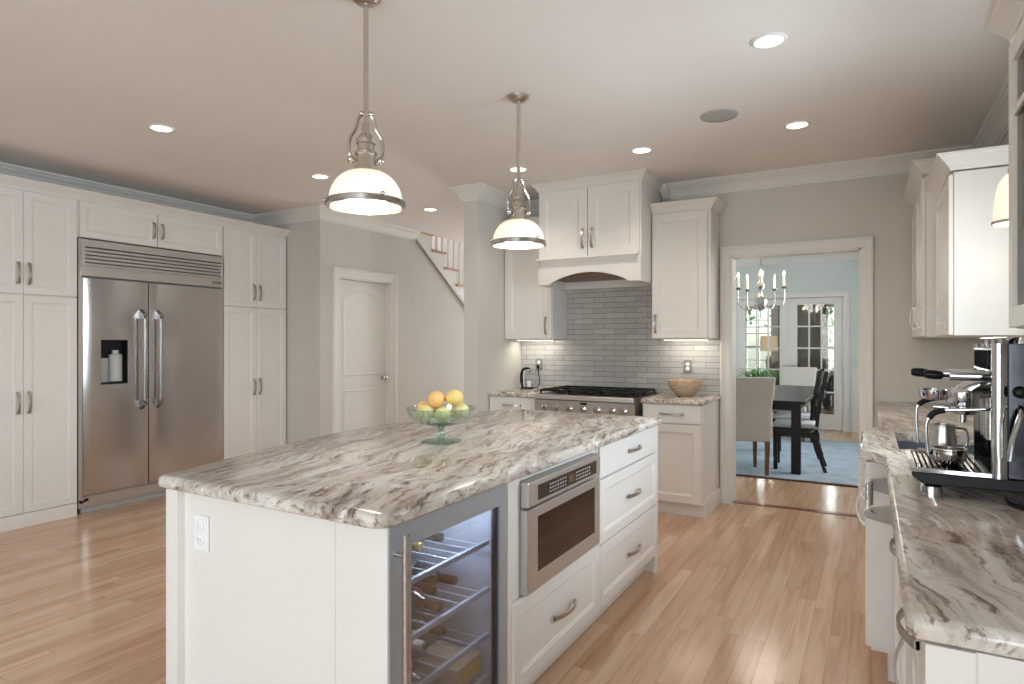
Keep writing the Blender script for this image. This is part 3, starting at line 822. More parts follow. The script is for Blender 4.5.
MB().box(fb, fb + 0.012, y0 + 0.003, y1 - 0.003, z0 + 0.003, z0 + 0.20).build('back_plate', 'grey_plastic', dsp)
MB().lathe([(0.050, -0.07), (0.050, 0.14), (0.046, 0.15), (0.026, 0.155), (0.026, 0.185)], (fb + 0.03, (y0 + y1) / 2 + 0.035, z0 + 0.08), 'z', 20).build('spout', 'grey_plastic', dsp, smooth=True)
MB().box(XF - 0.084, XF - 0.004, 2.665, 3.905, 0.05, 0.138).build('toe_grille', 'steel', fr)
MB().box(XF - 0.06, XF - 0.03, 2.665, 3.905, 0.002, 0.048).build('kick_plate', 'grey_plastic', fr)
MB().tube([(XF - 0.02, 2.64, 0.11), (XF + 0.01, 2.655, 0.095), (XF - 0.01, 2.67, 0.10), (XF + 0.01, 2.70, 0.115)], 0.010, 8).build('hinge', 'black_plastic', fr)

# ------------------------------------------------------------------ island
XI = -1.10
il = thing('kitchen_island', 'long white island back and end panels under the bowed granite top', 'kitchen island', (-1.86, 2.46, 0))
b = MB()
b.box(-2.02, -1.71, 1.316, 3.675, 0, 0.874)
b.build('body', 'cab', il)
ie = thing('island_end_panel', 'plain white near end panel of the island, carrying the white outlet', 'panel', (-1.6, 1.30, 0))
b = MB(); b.box(-2.0, -1.30, 1.290, 1.3155, 0, 0.874); b.build('board', 'cab', ie)
b = MB(); b.box(-2.045, -1.985, 1.262, 1.315, 0, 0.874); b.build('corner_post', 'cab', ie, bevel=0.002)
b = MB(); b.box(-1.262, -1.186, 1.284, 1.315, 0, 0.874); b.box(-1.298, -1.262, 1.288, 1.315, 0, 0.874); b.box(-1.186, XI - 0.003, 1.28, 1.315, 0, 0.874); b.build('end_stile', 'cab', ie, bevel=0.002)
def outlet(x, y, z, facing, label, mat='white_plastic', name='electrical_outlet'):
    e = thing(name, label, 'outlet', (x, y, z), {'-y': 0, '+x': PI / 2, '+y': PI, '-x': -PI / 2}[facing])
    m = LMB(); m.box(-0.037, 0.037, -0.006, 0, -0.058, 0.058); p = m.build('cover_plate', mat, e, bevel=0.003)
    for s in (-1, 1):
        m = LMB(); m.lathe([(0.017, -0.0065), (0.017, -0.009), (0.015, -0.010)], (0, 0, s * 0.02), 'y', 20)
        q = m.build('socket', 'white_plastic', e, smooth=True)
        m = LMB(); m.box(-0.007, -0.005, -0.0105, -0.0098, s * 0.02 - 0.005, s * 0.02 + 0.005); m.box(0.005, 0.007, -0.0105, -0.0098, s * 0.02 - 0.005, s * 0.02 + 0.005)
        m.build('slot', 'grey_plastic', q)
    return e
outlet(-1.89, 1.289, 0.735, '-y', 'white outlet on the near end of the island')
# island top
def slab(poly, z0, z1, name, label, holes=()):
    """counter top with an eased edge; poly CCW (outline at the widest)"""
    t = z1 - z0
    prof = [(0.006, z0), (0.001, z0 + 0.004), (0.0, z0 + 0.009), (0.0, z1 - 0.014), (0.003, z1 - 0.007), (0.008, z1 - 0.0025), (0.013, z1)]
    m = MB(); R = []
    for d, z in prof: R.append([m.v((p.x, p.y, z)) for p in offset_poly(poly, d)])
    n = len(poly)
    for a, c2 in zip(R, R[1:]):
        for i in range(n): m.face([a[i], a[(i + 1) % n], c2[(i + 1) % n], c2[i]])
    for ring, z in ((R[0], z0), (R[-1], z1)):
        hv = [[m.v((x, y, z)) for x, y in h] for h in holes]
        allv = ring + [v for h in hv for v in h]
        tris = tessellate_polygon([[v.co.copy() for v in ring]] + [[v.co.copy() for v in h] for h in hv])
        for tr in tris: m.face([allv[i] for i in tr])
        if z == z0: lowh = hv
        else:
            for a, c2 in zip(lowh, hv):
                k = len(a)
                for i in range(k): m.face([a[i], a[(i + 1) % k], c2[(i + 1) % k], c2[i]])
    o = m.build(name, 'granite', None, smooth=True, angle=40)
    return tag(o, label, 'countertop')
left = smooth_path([(-2.125, 3.67, 0), (-2.19, 3.33, 0), (-2.265, 2.90, 0), (-2.292, 2.50, 0), (-2.262, 2.10, 0), (-2.16, 1.66, 0), (-2.065, 1.31, 0)], 5)
isl = [(-2.02, 1.232), (-1.13, 1.222), (-1.100, 1.227), (-1.080, 1.243), (-1.071, 1.268), (-1.069, 1.31), (-1.069, 3.65), (-1.074, 3.672), (-1.09, 3.688), (-1.12, 3.695), (-2.09, 3.695)] + [(p.x, p.y) for p in left[:-1]] + [(-2.066, 1.285), (-2.060, 1.252), (-2.045, 1.237)]
slab(isl, 0.876, 0.914, 'island_countertop', 'bowed granite island countertop with brown and white streaks')
# wine cooler
FI = frame((XI - 0.02, 0, 0), '+x')
wc = thing('wine_cooler', 'undercounter glass door wine cooler at the near corner of the island', 'wine cooler', (-1.42, 1.59, 0))
b = MB(); y0, y1, xb, xd = 1.318, 1.905, -1.70, -1.125
b.box(xb, xd, y0, y0 + 0.02, 0.09, 0.866); b.box(xb, xd, y1 - 0.02, y1, 0.09, 0.866); b.box(xb, xd, y0, y1, 0.85, 0.868); b.box(xb, xd, y0, y1, 0.06, 0.09); b.box(xb, xb + 0.02, y0, y1, 0.09, 0.866)
b.build('body', 'liner', wc)
MB().box(-1.70, -1.15, 1.318, 1.905, 0.0, 0.058).build('toe_grille', 'liner_dark', wc)
b = MB(); b.box(XI - 0.02, XI, 1.285, 1.376, 0.07, 0.866); b.box(XI - 0.02, XI, 1.85, 1.903, 0.07, 0.866); b.box(XI - 0.02, XI, 1.376, 1.85, 0.797, 0.866); b.box(XI - 0.02, XI, 1.376, 1.85, 0.07, 0.13)
wd = b.build('door', 'cooler_steel', wc)
MB().box(XI - 0.012, XI - 0.007, 1.3765, 1.8495, 0.1305, 0.7965).build('pane', 'cooler_glass', wd)
b = MB(); b.box(XI - 0.02, XI - 0.008, 1.828, 1.8495, 0.13, 0.797); b.build('gasket', 'liner_dark', wd)
b = MB(); b.tube([(XI + 0.036, 1.308, 0.15), (XI + 0.036, 1.308, 0.845)], 0.0095, 16)
for z in (0.79, 0.20): b.tube([(XI - 0.002, 1.308, z), (XI + 0.036, 1.308, z)], 0.006, 12)
b.build('handle', 'nickel', wd, smooth=True)
SH = (0.655, 0.492, 0.335, 0.19)
for z in SH:
    b = MB(); b.box(-1.160, -1.148, 1.34, 1.865, z, z + 0.016)
    for k in range(9): b.tube([(-1.155, 1.37 + k * 0.058, z + 0.004), (-1.67, 1.37 + k * 0.058, z + 0.004)], 0.0025, 6)
    b.tube([(-1.40, 1.34, z + 0.002), (-1.40, 1.865, z + 0.002)], 0.003, 6); b.tube([(-1.66, 1.34, z + 0.002), (-1.66, 1.865, z + 0.002)], 0.003, 6)
    b.build('shelf', 'shelf_metal', wc)
pt_light('cooler_fill', (-1.24, 1.66, 0.82), 5.0, (0.78, 0.88, 1.0), 0.03)  # point light added to brighten the cooler interior; no fixture

BOT = [(0.0, 0.0), (0.034, 0.0), (0.0375, 0.006), (0.0375, 0.185), (0.034, 0.205), (0.020, 0.228), (0.0145, 0.245), (0.0145, 0.298), (0.0, 0.299)]
def bottle(loc, yaw, foil, label, lab=None, pitch=0.0, r=1.0):
    e = thing('wine_bottle', label, 'bottle', loc, 0, 'wine bottles lying in the cooler')
    e.rotation_euler = (0, pitch, yaw)
    m = LMB(); m.lathe([(a * r, h - 0.30) for a, h in BOT], (0, 0, 0), 'x', 20); m.build('glass', 'bottle', e, smooth=True)
    m = LMB(); m.lathe([(0.0152, -0.062), (0.0156, -0.06), (0.0156, 0.001), (0.013, 0.004), (0.0, 0.004)], (0, 0, 0), 'x', 18, cap0=False); m.build('capsule', foil, e, smooth=True)
    if foil == 'label': m = LMB(); m.lathe([(0.009, 0.0042), (0.009, 0.0048), (0.0, 0.0048)], (0, 0, 0), 'x', 14); m.build('cap_print', 'red', e)
    if lab: m = LMB(); m.lathe([(0.0379 * r, -0.255), (0.0379 * r, -0.155)], (0, 0, 0), 'x', 22, cap0=False, cap1=False); m.build('paper_label', lab, e, smooth=True)
    return e
def P2(z, y, x=-1.19): return (x, y, z)
bz = 0.0375 + 0.0085
bottle((-1.25, 1.607, SH[0] + bz), 0.0, 'gold', 'bottle with brass coloured cap, topmost shelf of the cooler')
bottle((-1.27, 1.515, SH[0] + bz), 0.0, 'black_foil', 'dark capped bottle left of the brass capped one on the topmost shelf')
bottle((-1.25, 1.720, SH[0] + bz), 0.0, 'black_foil', 'dark capped bottle at the right on the topmost shelf')
bottle((-1.15, 1.583, SH[1] + bz + 0.002), 0.0, 'foil', 'bottle pushed farthest forward, its neck over the second shelf bar', 'label')
bottle((-1.25, 1.681, SH[1] + bz), 0.0, 'foil', 'brown capped bottle in the middle of the second shelf')
bottle((-1.24, 1.785, SH[1] + bz), 0.06, 'foil', 'brown capped bottle at the right end of the second shelf', 'label')
bottle((-1.26, 1.500, SH[1] + bz), 0.0, 'black_foil', 'dark bottle half hidden by the door frame on the second shelf')
bottle((-1.25, 1.617, SH[2] + bz), 0.0, 'label', 'bottle with a pale and red cap on the third shelf')
bottle((-1.25, 1.731, SH[2] + bz), 0.0, 'foil', 'brown capped bottle at the right on the third shelf')
bottle((-1.27, 1.510, SH[2] + bz), 0.0, 'foil', 'brown bottle beside the door frame on the third shelf')
bottle((-1.22, 1.660, SH[3] + bz), 0.0, 'nickel', 'silver capped bottle beside the wine box on the lowest shelf')
bottle((-1.26, 1.560, SH[3] + bz), 0.0, 'foil', 'brown bottle left of the silver capped one on the lowest shelf')
wb = thing('wine_box', 'pale wooden wine box with a yellow printed end on the lowest shelf', 'box', (-1.35, 1.78, SH[3] + 0.018))
MB().box(-1.36, -1.175, 1.71, 1.862, SH[3] + 0.018, SH[3] + 0.088).build('case', 'box_wood', wb, bevel=0.002)
MB().box(-1.175, -1.1735, 1.73, 1.845, SH[3] + 0.032, SH[3] + 0.078).build('paper_label', 'yellow', wb)

# microwave cabinet and drawer below
mc = thing('microwave_cabinet', 'white island base cabinet holding the microwave above one deep drawer', 'cabinet', (-1.4, 2.33, 0.1))
b = MB(); b.box(-1.70, -1.131, 1.912, 2.745, 0.10, 0.42); b.box(-1.70, XI - 0.014, 1.933, 2.02, 0.42, 0.874); b.box(-1.70, XI - 0.014, 2.715, 2.745, 0.42, 0.874); b.box(-1.70, XI - 0.014, 2.02, 2.715, 0.848, 0.874)
b.build('body', 'cab', mc)
MB().box(-1.70, -1.17, 1.933, 2.750, 0.0, 0.098).build('toe_kick', 'cab', mc)
MB().box(-1.13, XI, 1.9075, 1.932, 0.0, 0.874).build('stile', 'cab', mc)
FI2 = frame((XI - 0.012, 0, 0), '+x')
dw = panel_front(mc, FI2, 1.935, 2.748, 0.105, 0.43, 'drawer', stile=0.055); pull(dw, FI2, 2.355, 0.262, 0.2, False)
mw = thing('microwave_oven', 'stainless built-in microwave with dark keypad strip in the island', 'microwave', (-1.35, 2.365, 0.43))
b = MB(); b.box(-1.60, XI - 0.010, 2.024, 2.711, 0.436, 0.842); b.build('body', 'steel', mw)
b = MB(); X2 = XI + 0.022
b.prism([(XI - 0.012, 0.846), (X2 - 0.006, 0.846), (X2, 0.84), (X2, 0.752), (XI - 0.012, 0.752)], 2.018, 2.716, lambda a, b_, c: (a, c, b_))
cp = b.build('control_panel', 'steel', mw, bevel=0.003)
MB().box(X2, X2 + 0.0015, 2.095, 2.665, 0.767, 0.823).build('keypad', 'dark_glass', cp)
for s, n in ((2.19, 7), (2.44, 7)):
    k = MB()
    for i in range(n):
        for j in range(3): k.box(X2 + 0.0015, X2 + 0.0022, s + i * 0.023, s + i * 0.023 + 0.013, 0.777 + j * 0.014, 0.782 + j * 0.014)
    o = k.build('key_print', 'grey_plastic', cp)
MB().box(X2 + 0.0015, X2 + 0.0022, 2.365, 2.42, 0.780, 0.810).build('display', 'brass', cp)
b = MB(FI)
def rg(i, y, a0=2.018, a1=2.716, c0=0.432, c1=0.742): return [(a0 + i, y, c0 + i), (a1 - i, y, c0 + i), (a1 - i, y, c1 - i), (a0 + i, y, c1 - i)]
b = MB(); fx = X2 - 0.004
def rr(y0_, y1_, z0_, z1_, x): return [(x, y0_, z0_), (x, y1_, z0_), (x, y1_, z1_), (x, y0_, z1_)]
b.loops([rr(2.018, 2.716, 0.432, 0.742, XI - 0.012), rr(2.018, 2.716, 0.432, 0.742, fx - 0.003), rr(2.021, 2.713, 0.435, 0.739, fx), rr(2.10, 2.665, 0.495, 0.706, fx), rr(2.102, 2.663, 0.497, 0.704, fx - 0.003)])
md = b.build('door', 'steel', mw)
MB().box(fx - 0.003, fx - 0.001, 2.103, 2.662, 0.498, 0.703).build('door_glass', 'dark_glass', md)
# drawer bank
db = thing('drawer_cabinet', 'white three drawer bank at the far end of the island', 'cabinet', (-1.4, 3.18, 0.1))
MB().box(-1.70, -1.121, 2.752, 3.639, 0.10, 0.874).build('body', 'cab', db)
MB().box(-1.121, XI - 0.012, 2.752, 2.768, 0.10, 0.874).build('filler', 'cab', db)
b = MB(); b.box(-1.70, -1.115, 3.655, 3.688, 0, 0.874); b.box(-1.115, XI, 3.64, 3.688, 0, 0.874); b.build('end_panel', 'cab', db)
MB().box(-1.70, -1.17, 2.752, 3.654, 0.0, 0.098).build('toe_kick', 'cab', db)
for z0, z1, fl in ((0.715, 0.868, True), (0.405, 0.708, False), (0.105, 0.399, False)):
    d = panel_front(db, FI, 2.77, 3.682, z0, z1, 'drawer', flat=fl, stile=0.05)
    pull(d, FI, 3.25, (z0 + z1) / 2 - (0 if fl else 0.0), 0.19, False)

# glass compote with fruit
bx, by = -1.663, 2.289
e = thing('glass_compote', 'footed green glass fruit bowl standing on the island', 'bowl', (bx, by, 0.9145))
LMB().lathe([(0.0, 0.0), (0.086, 0.0), (0.089, 0.004), (0.07, 0.007), (0.02, 0.012), (0.0, 0.012)], n=40).build('foot', 'bowl_glass', e, smooth=True)
LMB().lathe([(0.018, 0.010), (0.014, 0.018), (0.020, 0.030), (0.020, 0.045), (0.013, 0.054), (0.019, 0.064), (0.014, 0.072)], n=28).build('stem', 'bowl_glass', e, smooth=True)
bo = [(0.0, 0.070), (0.04, 0.071), (0.09, 0.080), (0.125, 0.098), (0.147, 0.126), (0.154, 0.150)]
LMB().lathe(bo + [(0.156, 0.152)] + [(max(0, r - 0.004), h + 0.004) for r, h in reversed(bo[:-1])], n=56).build('bowl', 'bowl_glass', e, smooth=True, angle=60)
def fruit(dx, dy, dz, r, mat, label, ang=0.0, elong=1.0):
    e = thing('lemon' if mat != 'peach' else 'orange', label, 'fruit', (bx + dx, by + dy, 0.9145 + dz), ang, 'fruit in the green glass bowl')
    m = LMB()
    n = 14; prof = []
    for i in range(n + 1):
        t = PI * i / n; rr_ = math.sin(t) * r; h = -math.cos(t) * r * elong
        if elong > 1.05 and i in (0, n): h *= 1.08
        prof.append((rr_, h))
    m.lathe(prof, (0, 0, 0), 'x', 24); m.build('peel', mat, e, smooth=True, angle=80)
    m = LMB(); m.lathe([(0.004, 0), (0.003, 0.003), (0.0, 0.003)], (r * elong * 1.0, 0, 0), 'x', 8); m.build('stem_end', 'leaf', e)
fruit(0.035, -0.035, 0.120, 0.038, 'lime', 'green yellow fruit low in front of the bowl', 0.4, 1.03)
fruit(-0.039, -0.066, 0.127, 0.040, 'lime', 'yellow green fruit low at the left of the bowl', 2.0, 1.03)
fruit(0.072, 0.052, 0.134, 0.037, 'lime', 'fruit low at the right of the bowl', 1.0, 1.0)
fruit(-0.030, 0.030, 0.115, 0.036, 'peach', 'orange fruit low at the rear of the bowl', 1.0, 1.0)
fruit(-0.088, -0.014, 0.146, 0.030, 'peach', 'small orange fruit at the left rear of the bowl', 2.4, 1.0)
fruit(-0.012, -0.018, 0.187, 0.038, 'peach', 'round orange fruit heaped highest on the left', 0.5, 1.0)
fruit(0.050, 0.030, 0.194, 0.035, 'lemon', 'yellow lemon heaped highest on the right', 0.6, 1.12)

# ------------------------------------------------------------------ range wall
FY1 = frame((0, 4.95, 0), '-y')
def base_cab(x0, x1, label, doorh, hx, yfront=4.95, end=None):
    e = thing('base_cabinet', label, 'cabinet', ((x0 + x1) / 2, 5.25, 0))
    b = MB(); b.box(x0, x1, yfront, YBK - 0.001, 0.10, 0.874); b.box(x0, x1, yfront + 0.03, YBK - 0.001, 0, 0.10); b.build('body', 'cab', e)
    d = panel_front(e, FY1, x0 + 0.01, x1 - 0.01, 0.725, 0.868, 'drawer', flat=True); pull(d, FY1, (x0 + x1) / 2, 0.797, 0.19, False)
    d = panel_front(e, FY1, x0 + 0.01, x1 - 0.01, 0.105, 0.718, 'door', stile=0.06)
    if hx: pull(d, FY1, hx, 0.60)
    return e
bR = base_cab(-1.60, -1.122, 'white base cabinet with one drawer between the range and the cased opening', 0.6, -1.555)
bL = base_cab(-3.048, -2.555, 'white base cabinet in the corner left of the range', 0.6, -2.61)
MB().box(-1.122, -1.112, 4.97, YBK - 0.001, 0, 0.13).build('side_baseboard', 'cab', bR)
slab([(-1.605, 4.915), (-1.105, 4.915), (-1.105, YBK - 0.009), (-1.605, YBK - 0.009)], 0.876, 0.914, 'right_countertop', 'short granite countertop right of the range, under the wooden bowl').name = 'short_countertop'
slab([(-3.048, 4.915), (-2.552, 4.915), (-2.552, YBK - 0.009), (-3.048, YBK - 0.009)], 0.876, 0.914, 'short_countertop', 'short granite countertop left of the range, in the corner')
# range
rg_ = thing('gas_range', 'stainless gas range top with knobs and black grates between the short counters', 'range', (-2.095, 5.2, 0))
RX0, RX1, RY = -2.545, -1.645, 4.865
b = MB(); b.box(RX0, RX1, RY + 0.045, YBK - 0.02, 0.10, 0.905); b.build('body', 'steel_x', rg_)
b = MB(); b.prism([(RY + 0.05, 0.91), (RY + 0.012, 0.915), (RY + 0.0, 0.900), (RY, 0.875), (RY + 0.05, 0.865)], RX0, RX1, lambda a, b_, c: (c, a, b_)); b.build('bullnose', 'steel_x', rg_, smooth=True, angle=60)
b = MB(); b.prism([(RY + 0.045, 0.865), (RY + 0.012, 0.865), (RY + 0.022, 0.735), (RY + 0.045, 0.735)], RX0, RX1, lambda a, b_, c: (c, a, b_)); kp = b.build('control_panel', 'steel_x', rg_)
b = MB(); b.box(RX0 + 0.01, RX1 - 0.01, RY + 0.018, RY + 0.045, 0.16, 0.725); od = b.build('oven_door', 'steel_x', rg_, bevel=0.004)
MB().box(RX0 + 0.2, RX1 - 0.2, RY + 0.016, RY + 0.0178, 0.32, 0.58).build('window', 'dark_glass', od)
b = MB(); b.tube([(RX0 + 0.06, RY - 0.04, 0.685), (RX1 - 0.06, RY - 0.04, 0.685)], 0.014, 14)
for x in (RX0 + 0.1, RX1 - 0.1): b.tube([(x, RY - 0.04, 0.685), (x, RY + 0.02, 0.685)], 0.010, 10)
b.build('handle', 'steel_x', od, smooth=True)
for i, x in enumerate((-2.45, -2.35, -2.215, -2.09, -1.965, -1.835, -1.735)):
    k = MB(); k.lathe([(0.029, 0.0), (0.029, -0.006), (0.024, -0.010), (0.023, -0.022), (0.018, -0.026)], (x, RY + 0.016, 0.800), 'y', 22)
    kn = k.build('knob', 'chrome', rg_, smooth=True)
    MB().box(x - 0.006, x + 0.006, RY - 0.032, RY - 0.008, 0.780, 0.822).build('grip', 'chrome', kn, bevel=0.002)
MB().box(-2.115, -2.055, RY + 0.0115, RY + 0.016, 0.838, 0.856).build('display', 'black_plastic', kp)
MB().box(RX0 + 0.01, RX1 - 0.01, RY + 0.06, YBK - 0.03, 0.9055, 0.912).build('burner_tray', 'black_metal', rg_)
for gx in range(3):
    x0 = RX0 + 0.02 + gx * 0.288; x1 = x0 + 0.284
    for gy in range(2):
        ya = RY + 0.075 + gy * 0.285; yb = ya + 0.278
        g = MB(); zt, zb = 0.952, 0.936
        g.box(x0, x1, ya, ya + 0.014, zb, zt); g.box(x0, x1, yb - 0.014, yb, zb, zt); g.box(x0, x0 + 0.014, ya, yb, zb, zt); g.box(x1 - 0.014, x1, ya, yb, zb, zt)
        xm, ym = (x0 + x1) / 2, (ya + yb) / 2
        g.box(xm - 0.006, xm + 0.006, ya, ym - 0.04, zb, zt); g.box(xm - 0.006, xm + 0.006, ym + 0.04, yb, zb, zt); g.box(x0, xm - 0.04, ym - 0.006, ym + 0.006, zb, zt); g.box(xm + 0.04, x1, ym - 0.006, ym + 0.006, zb, zt)
        for cx_ in (x0 + 0.007, x1 - 0.007):
            for cy_ in (ya + 0.007, yb - 0.007): g.box(cx_ - 0.007, cx_ + 0.007, cy_ - 0.007, cy_ + 0.007, 0.9125, zb)
        g.build('grate', 'black_metal', rg_)
        MB().lathe([(0.045, 0.9125), (0.045, 0.920), (0.034, 0.922), (0.034, 0.930), (0.0, 0.932)], (xm, ym, 0), 'z', 20).build('burner', 'black_metal', rg_, smooth=True)
# uppers
def upper(x0, x1, label, hx, z0=1.39, z1=2.455, side=None):
    e = thing('wall_cabinet', label, 'cabinet', ((x0 + x1) / 2, 5.39, z0))
    MB().box(x0, x1, 5.24, YBK - 0.0085, z0, z1).build('body', 'cab', e)
    F = frame((0, 5.24, 0), '-y')
    d = panel_front(e, F, x0 + 0.004, x1 - 0.004 if side is None else side, z0 + 0.004, z1 - 0.02, 'door', stile=0.07)
    pull(d, F, hx, z0 + 0.125)
    return e
uR = upper(-1.612, -1.125, 'white wall cabinet right of the range hood', -1.575, side=-1.15)
crown('crown', [(-1.612, 5.235), (-1.125, 5.235), (-1.125, YBK - 0.01)], 2.520, 0.9, [(0, -0.085), (0.008, -0.085), (0.012, -0.07), (0.040, -0.035), (0.055, -0.022), (0.060, -0.012), (0.072, -0.008), (0.072, 0), (0, 0)], 'cab', kind=False, parent=uR)
uL = upper(-3.048, -2.548, 'white wall cabinet in the corner left of the range hood', -2.605)
crown('crown', [(-3.04, 5.235), (-2.552, 5.235)], 2.520, 0.9, [(0, -0.085), (0.008, -0.085), (0.012, -0.07), (0.040, -0.035), (0.055, -0.022), (0.060, -0.012), (0.072, -0.008), (0.072, 0), (0, 0)], 'cab', kind=False, parent=uL)
# hood cabinet
HY = 4.97
hd = thing('range_hood', 'white wooden hood cabinet with two doors and an arched valance above the range', 'range hood', (-2.08, 5.26, 1.85))
HX0, HX1 = -2.543, -1.617
b = MB(); b.box(HX0, HX1, HY, YBK - 0.0085, 2.07, 2.745); b.build('body', 'cab', hd)
for xs in (HX0, HX1 - 0.02): MB().box(xs, xs + 0.02, HY, YBK - 0.0085, 1.86, 2.07).build('side_panel', 'cab', hd)
b = MB(); b.box(HX0 + 0.02, HX1 - 0.02, YBK - 0.07, YBK - 0.0085, 1.862, 1.93); b.build('back_rail', 'cab', hd)
b = MB(); b.box(HX0 + 0.02, HX1 - 0.02, 5.0, YBK - 0.07, 1.93, 1.95); b.build('liner', 'leg_wood', hd)
FH = frame((0, HY, 0), '-y')
for a, c2, hx in ((HX0 + 0.002, -2.082, -2.122), (-2.078, HX1 - 0.012, -2.038)):
    d = panel_front(hd, FH, a, c2, 2.088, 2.672, 'door', stile=0.075); pull(d, FH, hx, 2.24, 0.17)
val = [(HX0, 1.862), (HX0 + 0.10, 1.862)]
N = 18
for k in range(N + 1):
    t = k / N; x = HX0 + 0.10 + (HX1 - HX0 - 0.20) * t
    val.append((x, 1.862 + 0.092 * min(1, math.sin(PI * t) ** 0.75)))
val += [(HX1 - 0.10, 1.862), (HX1, 1.862), (HX1, 2.07), (HX0, 2.07)]
vv = []
for p in val:
    if not vv or (abs(p[0] - vv[-1][0]) + abs(p[1] - vv[-1][1])) > 1e-5: vv.append(p)
m = MB(); front = [m.v((x, HY - 0.02, z)) for x, z in vv]; bk = [m.v((x, HY - 0.0005, z)) for x, z in vv]
n = len(vv)
for i in range(n): m.face([front[i], front[(i + 1) % n], bk[(i + 1) % n], bk[i]])
for ring in (front, bk):
    for tr in tessellate_polygon([[v.co.copy() for v in ring]]): m.face([ring[i] for i in tr])
m.build('valance', 'cab', hd)
MB().sweep([(HX0 + 0.03, HY - 0.0195), (HX1 - 0.03, HY - 0.0195)], [(0, 2.015), (0.006, 2.015), (0.010, 2.03), (0.03, 2.055), (0.034, 2.066), (0.042, 2.068), (0.042, 2.084), (0, 2.084)], lambda a, b_, c: (a, b_, c)).build('ledge', 'cab', hd)
MB().box(HX0 - 0.004, HX1 - 0.012, HY - 0.068, HY - 0.0195, 2.069, 2.085).build('ledge_cap', 'cab', hd, bevel=0.003)
crown('crown', [(HX0, 5.20), (HX0, HY), (HX1, HY), (HX1, YBK - 0.03)], 2.749, 0.6, CROWN, 'cab', kind=False, parent=hd)
MB().prism([(YBK - 0.135, 2.745), (YBK - 0.135, 2.70), (YBK - 0.06, 2.625), (YBK - 0.01, 2.615), (YBK - 0.01, 2.745)], HX1 + 0.012, HX1 + 0.075, lambda a, b_, c: (c, a, b_)).build('crown_block', 'cab', hd, bevel=0.003)
# under cabinet strips
for x0, x1, l in ((-3.0, -2.62, 'slim under-cabinet light strip left of the hood'), (-1.56, -1.18, 'slim under-cabinet light strip right of the hood')):
    e = thing('undercabinet_light', l, 'light', ((x0 + x1) / 2, 5.40, 1.388), 0, 'under-cabinet light strips')
    LMB().box(-(x1 - x0) / 2, (x1 - x0) / 2, -0.03, 0.03, -0.008, 0).build('housing', 'white_plastic', e)
    LMB().box(-(x1 - x0) / 2 + 0.01, (x1 - x0) / 2 - 0.01, -0.022, 0.022, -0.010, -0.0082).build('lens', 'lamp_lens', e)
    area('undercabinet_lamp', ((x0 + x1) / 2, 5.42, 1.372), ((x0 + x1) / 2, 5.5, 0.9), 0.36, 0.04, 0.9, WARM)
# wooden bowl
e = thing('wooden_bowl', 'pale turned wooden bowl on the short counter right of the range', 'bowl', (-1.345, 5.27, 0.9145))
wbp = [(0.0, 0.0), (0.055, 0.0), (0.062, 0.004), (0.098, 0.034), (0.130, 0.082), (0.141, 0.122), (0.142, 0.133)]
LMB().lathe(wbp + [(0.135, 0.133)] + [(max(0.0, r - 0.008), h + 0.006) for r, h in reversed(wbp[:-1])], n=48).build('shell', 'bowl_wood', e, smooth=True, angle=60)
LMB().lathe([(0.047, -0.0), (0.047, 0.003)], n=32).build('foot_ring', 'bowl_wood', e)
# outlets on the tile
outlet(-1.39, YBK - 0.0085, 1.15, '-y', 'grey plated outlet on the tile above the wooden bowl', 'plate')
outlet(-2.845, YBK - 0.0085, 1.145, '-y', 'grey plated outlet on the tile with a plug and cord', 'plate')
# small coffee maker
e = thing('coffee_maker', 'small black curved countertop appliance with a cord beside the corner', 'coffee maker', (-2.93, 5.40, 0.9145))
LMB().lathe([(0.0, 0.0), (0.062, 0.0), (0.064, 0.006), (0.062, 0.014), (0.0, 0.015)], (0.03, 0, 0), n=32).build('base', 'black_plastic', e, smooth=True)
LMB().tube(smooth_path([(-0.008, 0, 0.01), (-0.030, 0, 0.07), (-0.030, 0, 0.14), (-0.008, 0, 0.185), (0.03, 0, 0.195), (0.06, 0, 0.190)], 5), lambda k: 0.017 - 0.007 * k, 12).build('column', 'black_plastic', e, smooth=True)
LMB().tube([(-0.002, 0, 0.012), (0.0, 0, 0.17)], 0.012, 12).build('inner_post', 'chrome', e, smooth=True)
LMB().lathe([(0.014, 0.15), (0.020, 0.16), (0.018, 0.188)], (0.05, 0, 0), n=20).build('spout', 'nickel', e, smooth=True)
LMB().lathe([(0.016, 0.0155), (0.018, 0.05), (0.016, 0.075)], (0.055, -0.01, 0), n=20).build('cup', 'white_plastic', e, smooth=True)
pc = MB().tube(smooth_path([(-2.88, 5.44, 0.925), (-2.84, 5.50, 0.925), (-2.83, 5.53, 0.98), (-2.845, 5.535, 1.06), (-2.845, 5.535, 1.12)], 6), 0.004, 6)
pc.box(-2.857, -2.833, 5.52, 5.541, 1.11, 1.14); pc.build('cord', 'black_plastic', e, smooth=True)

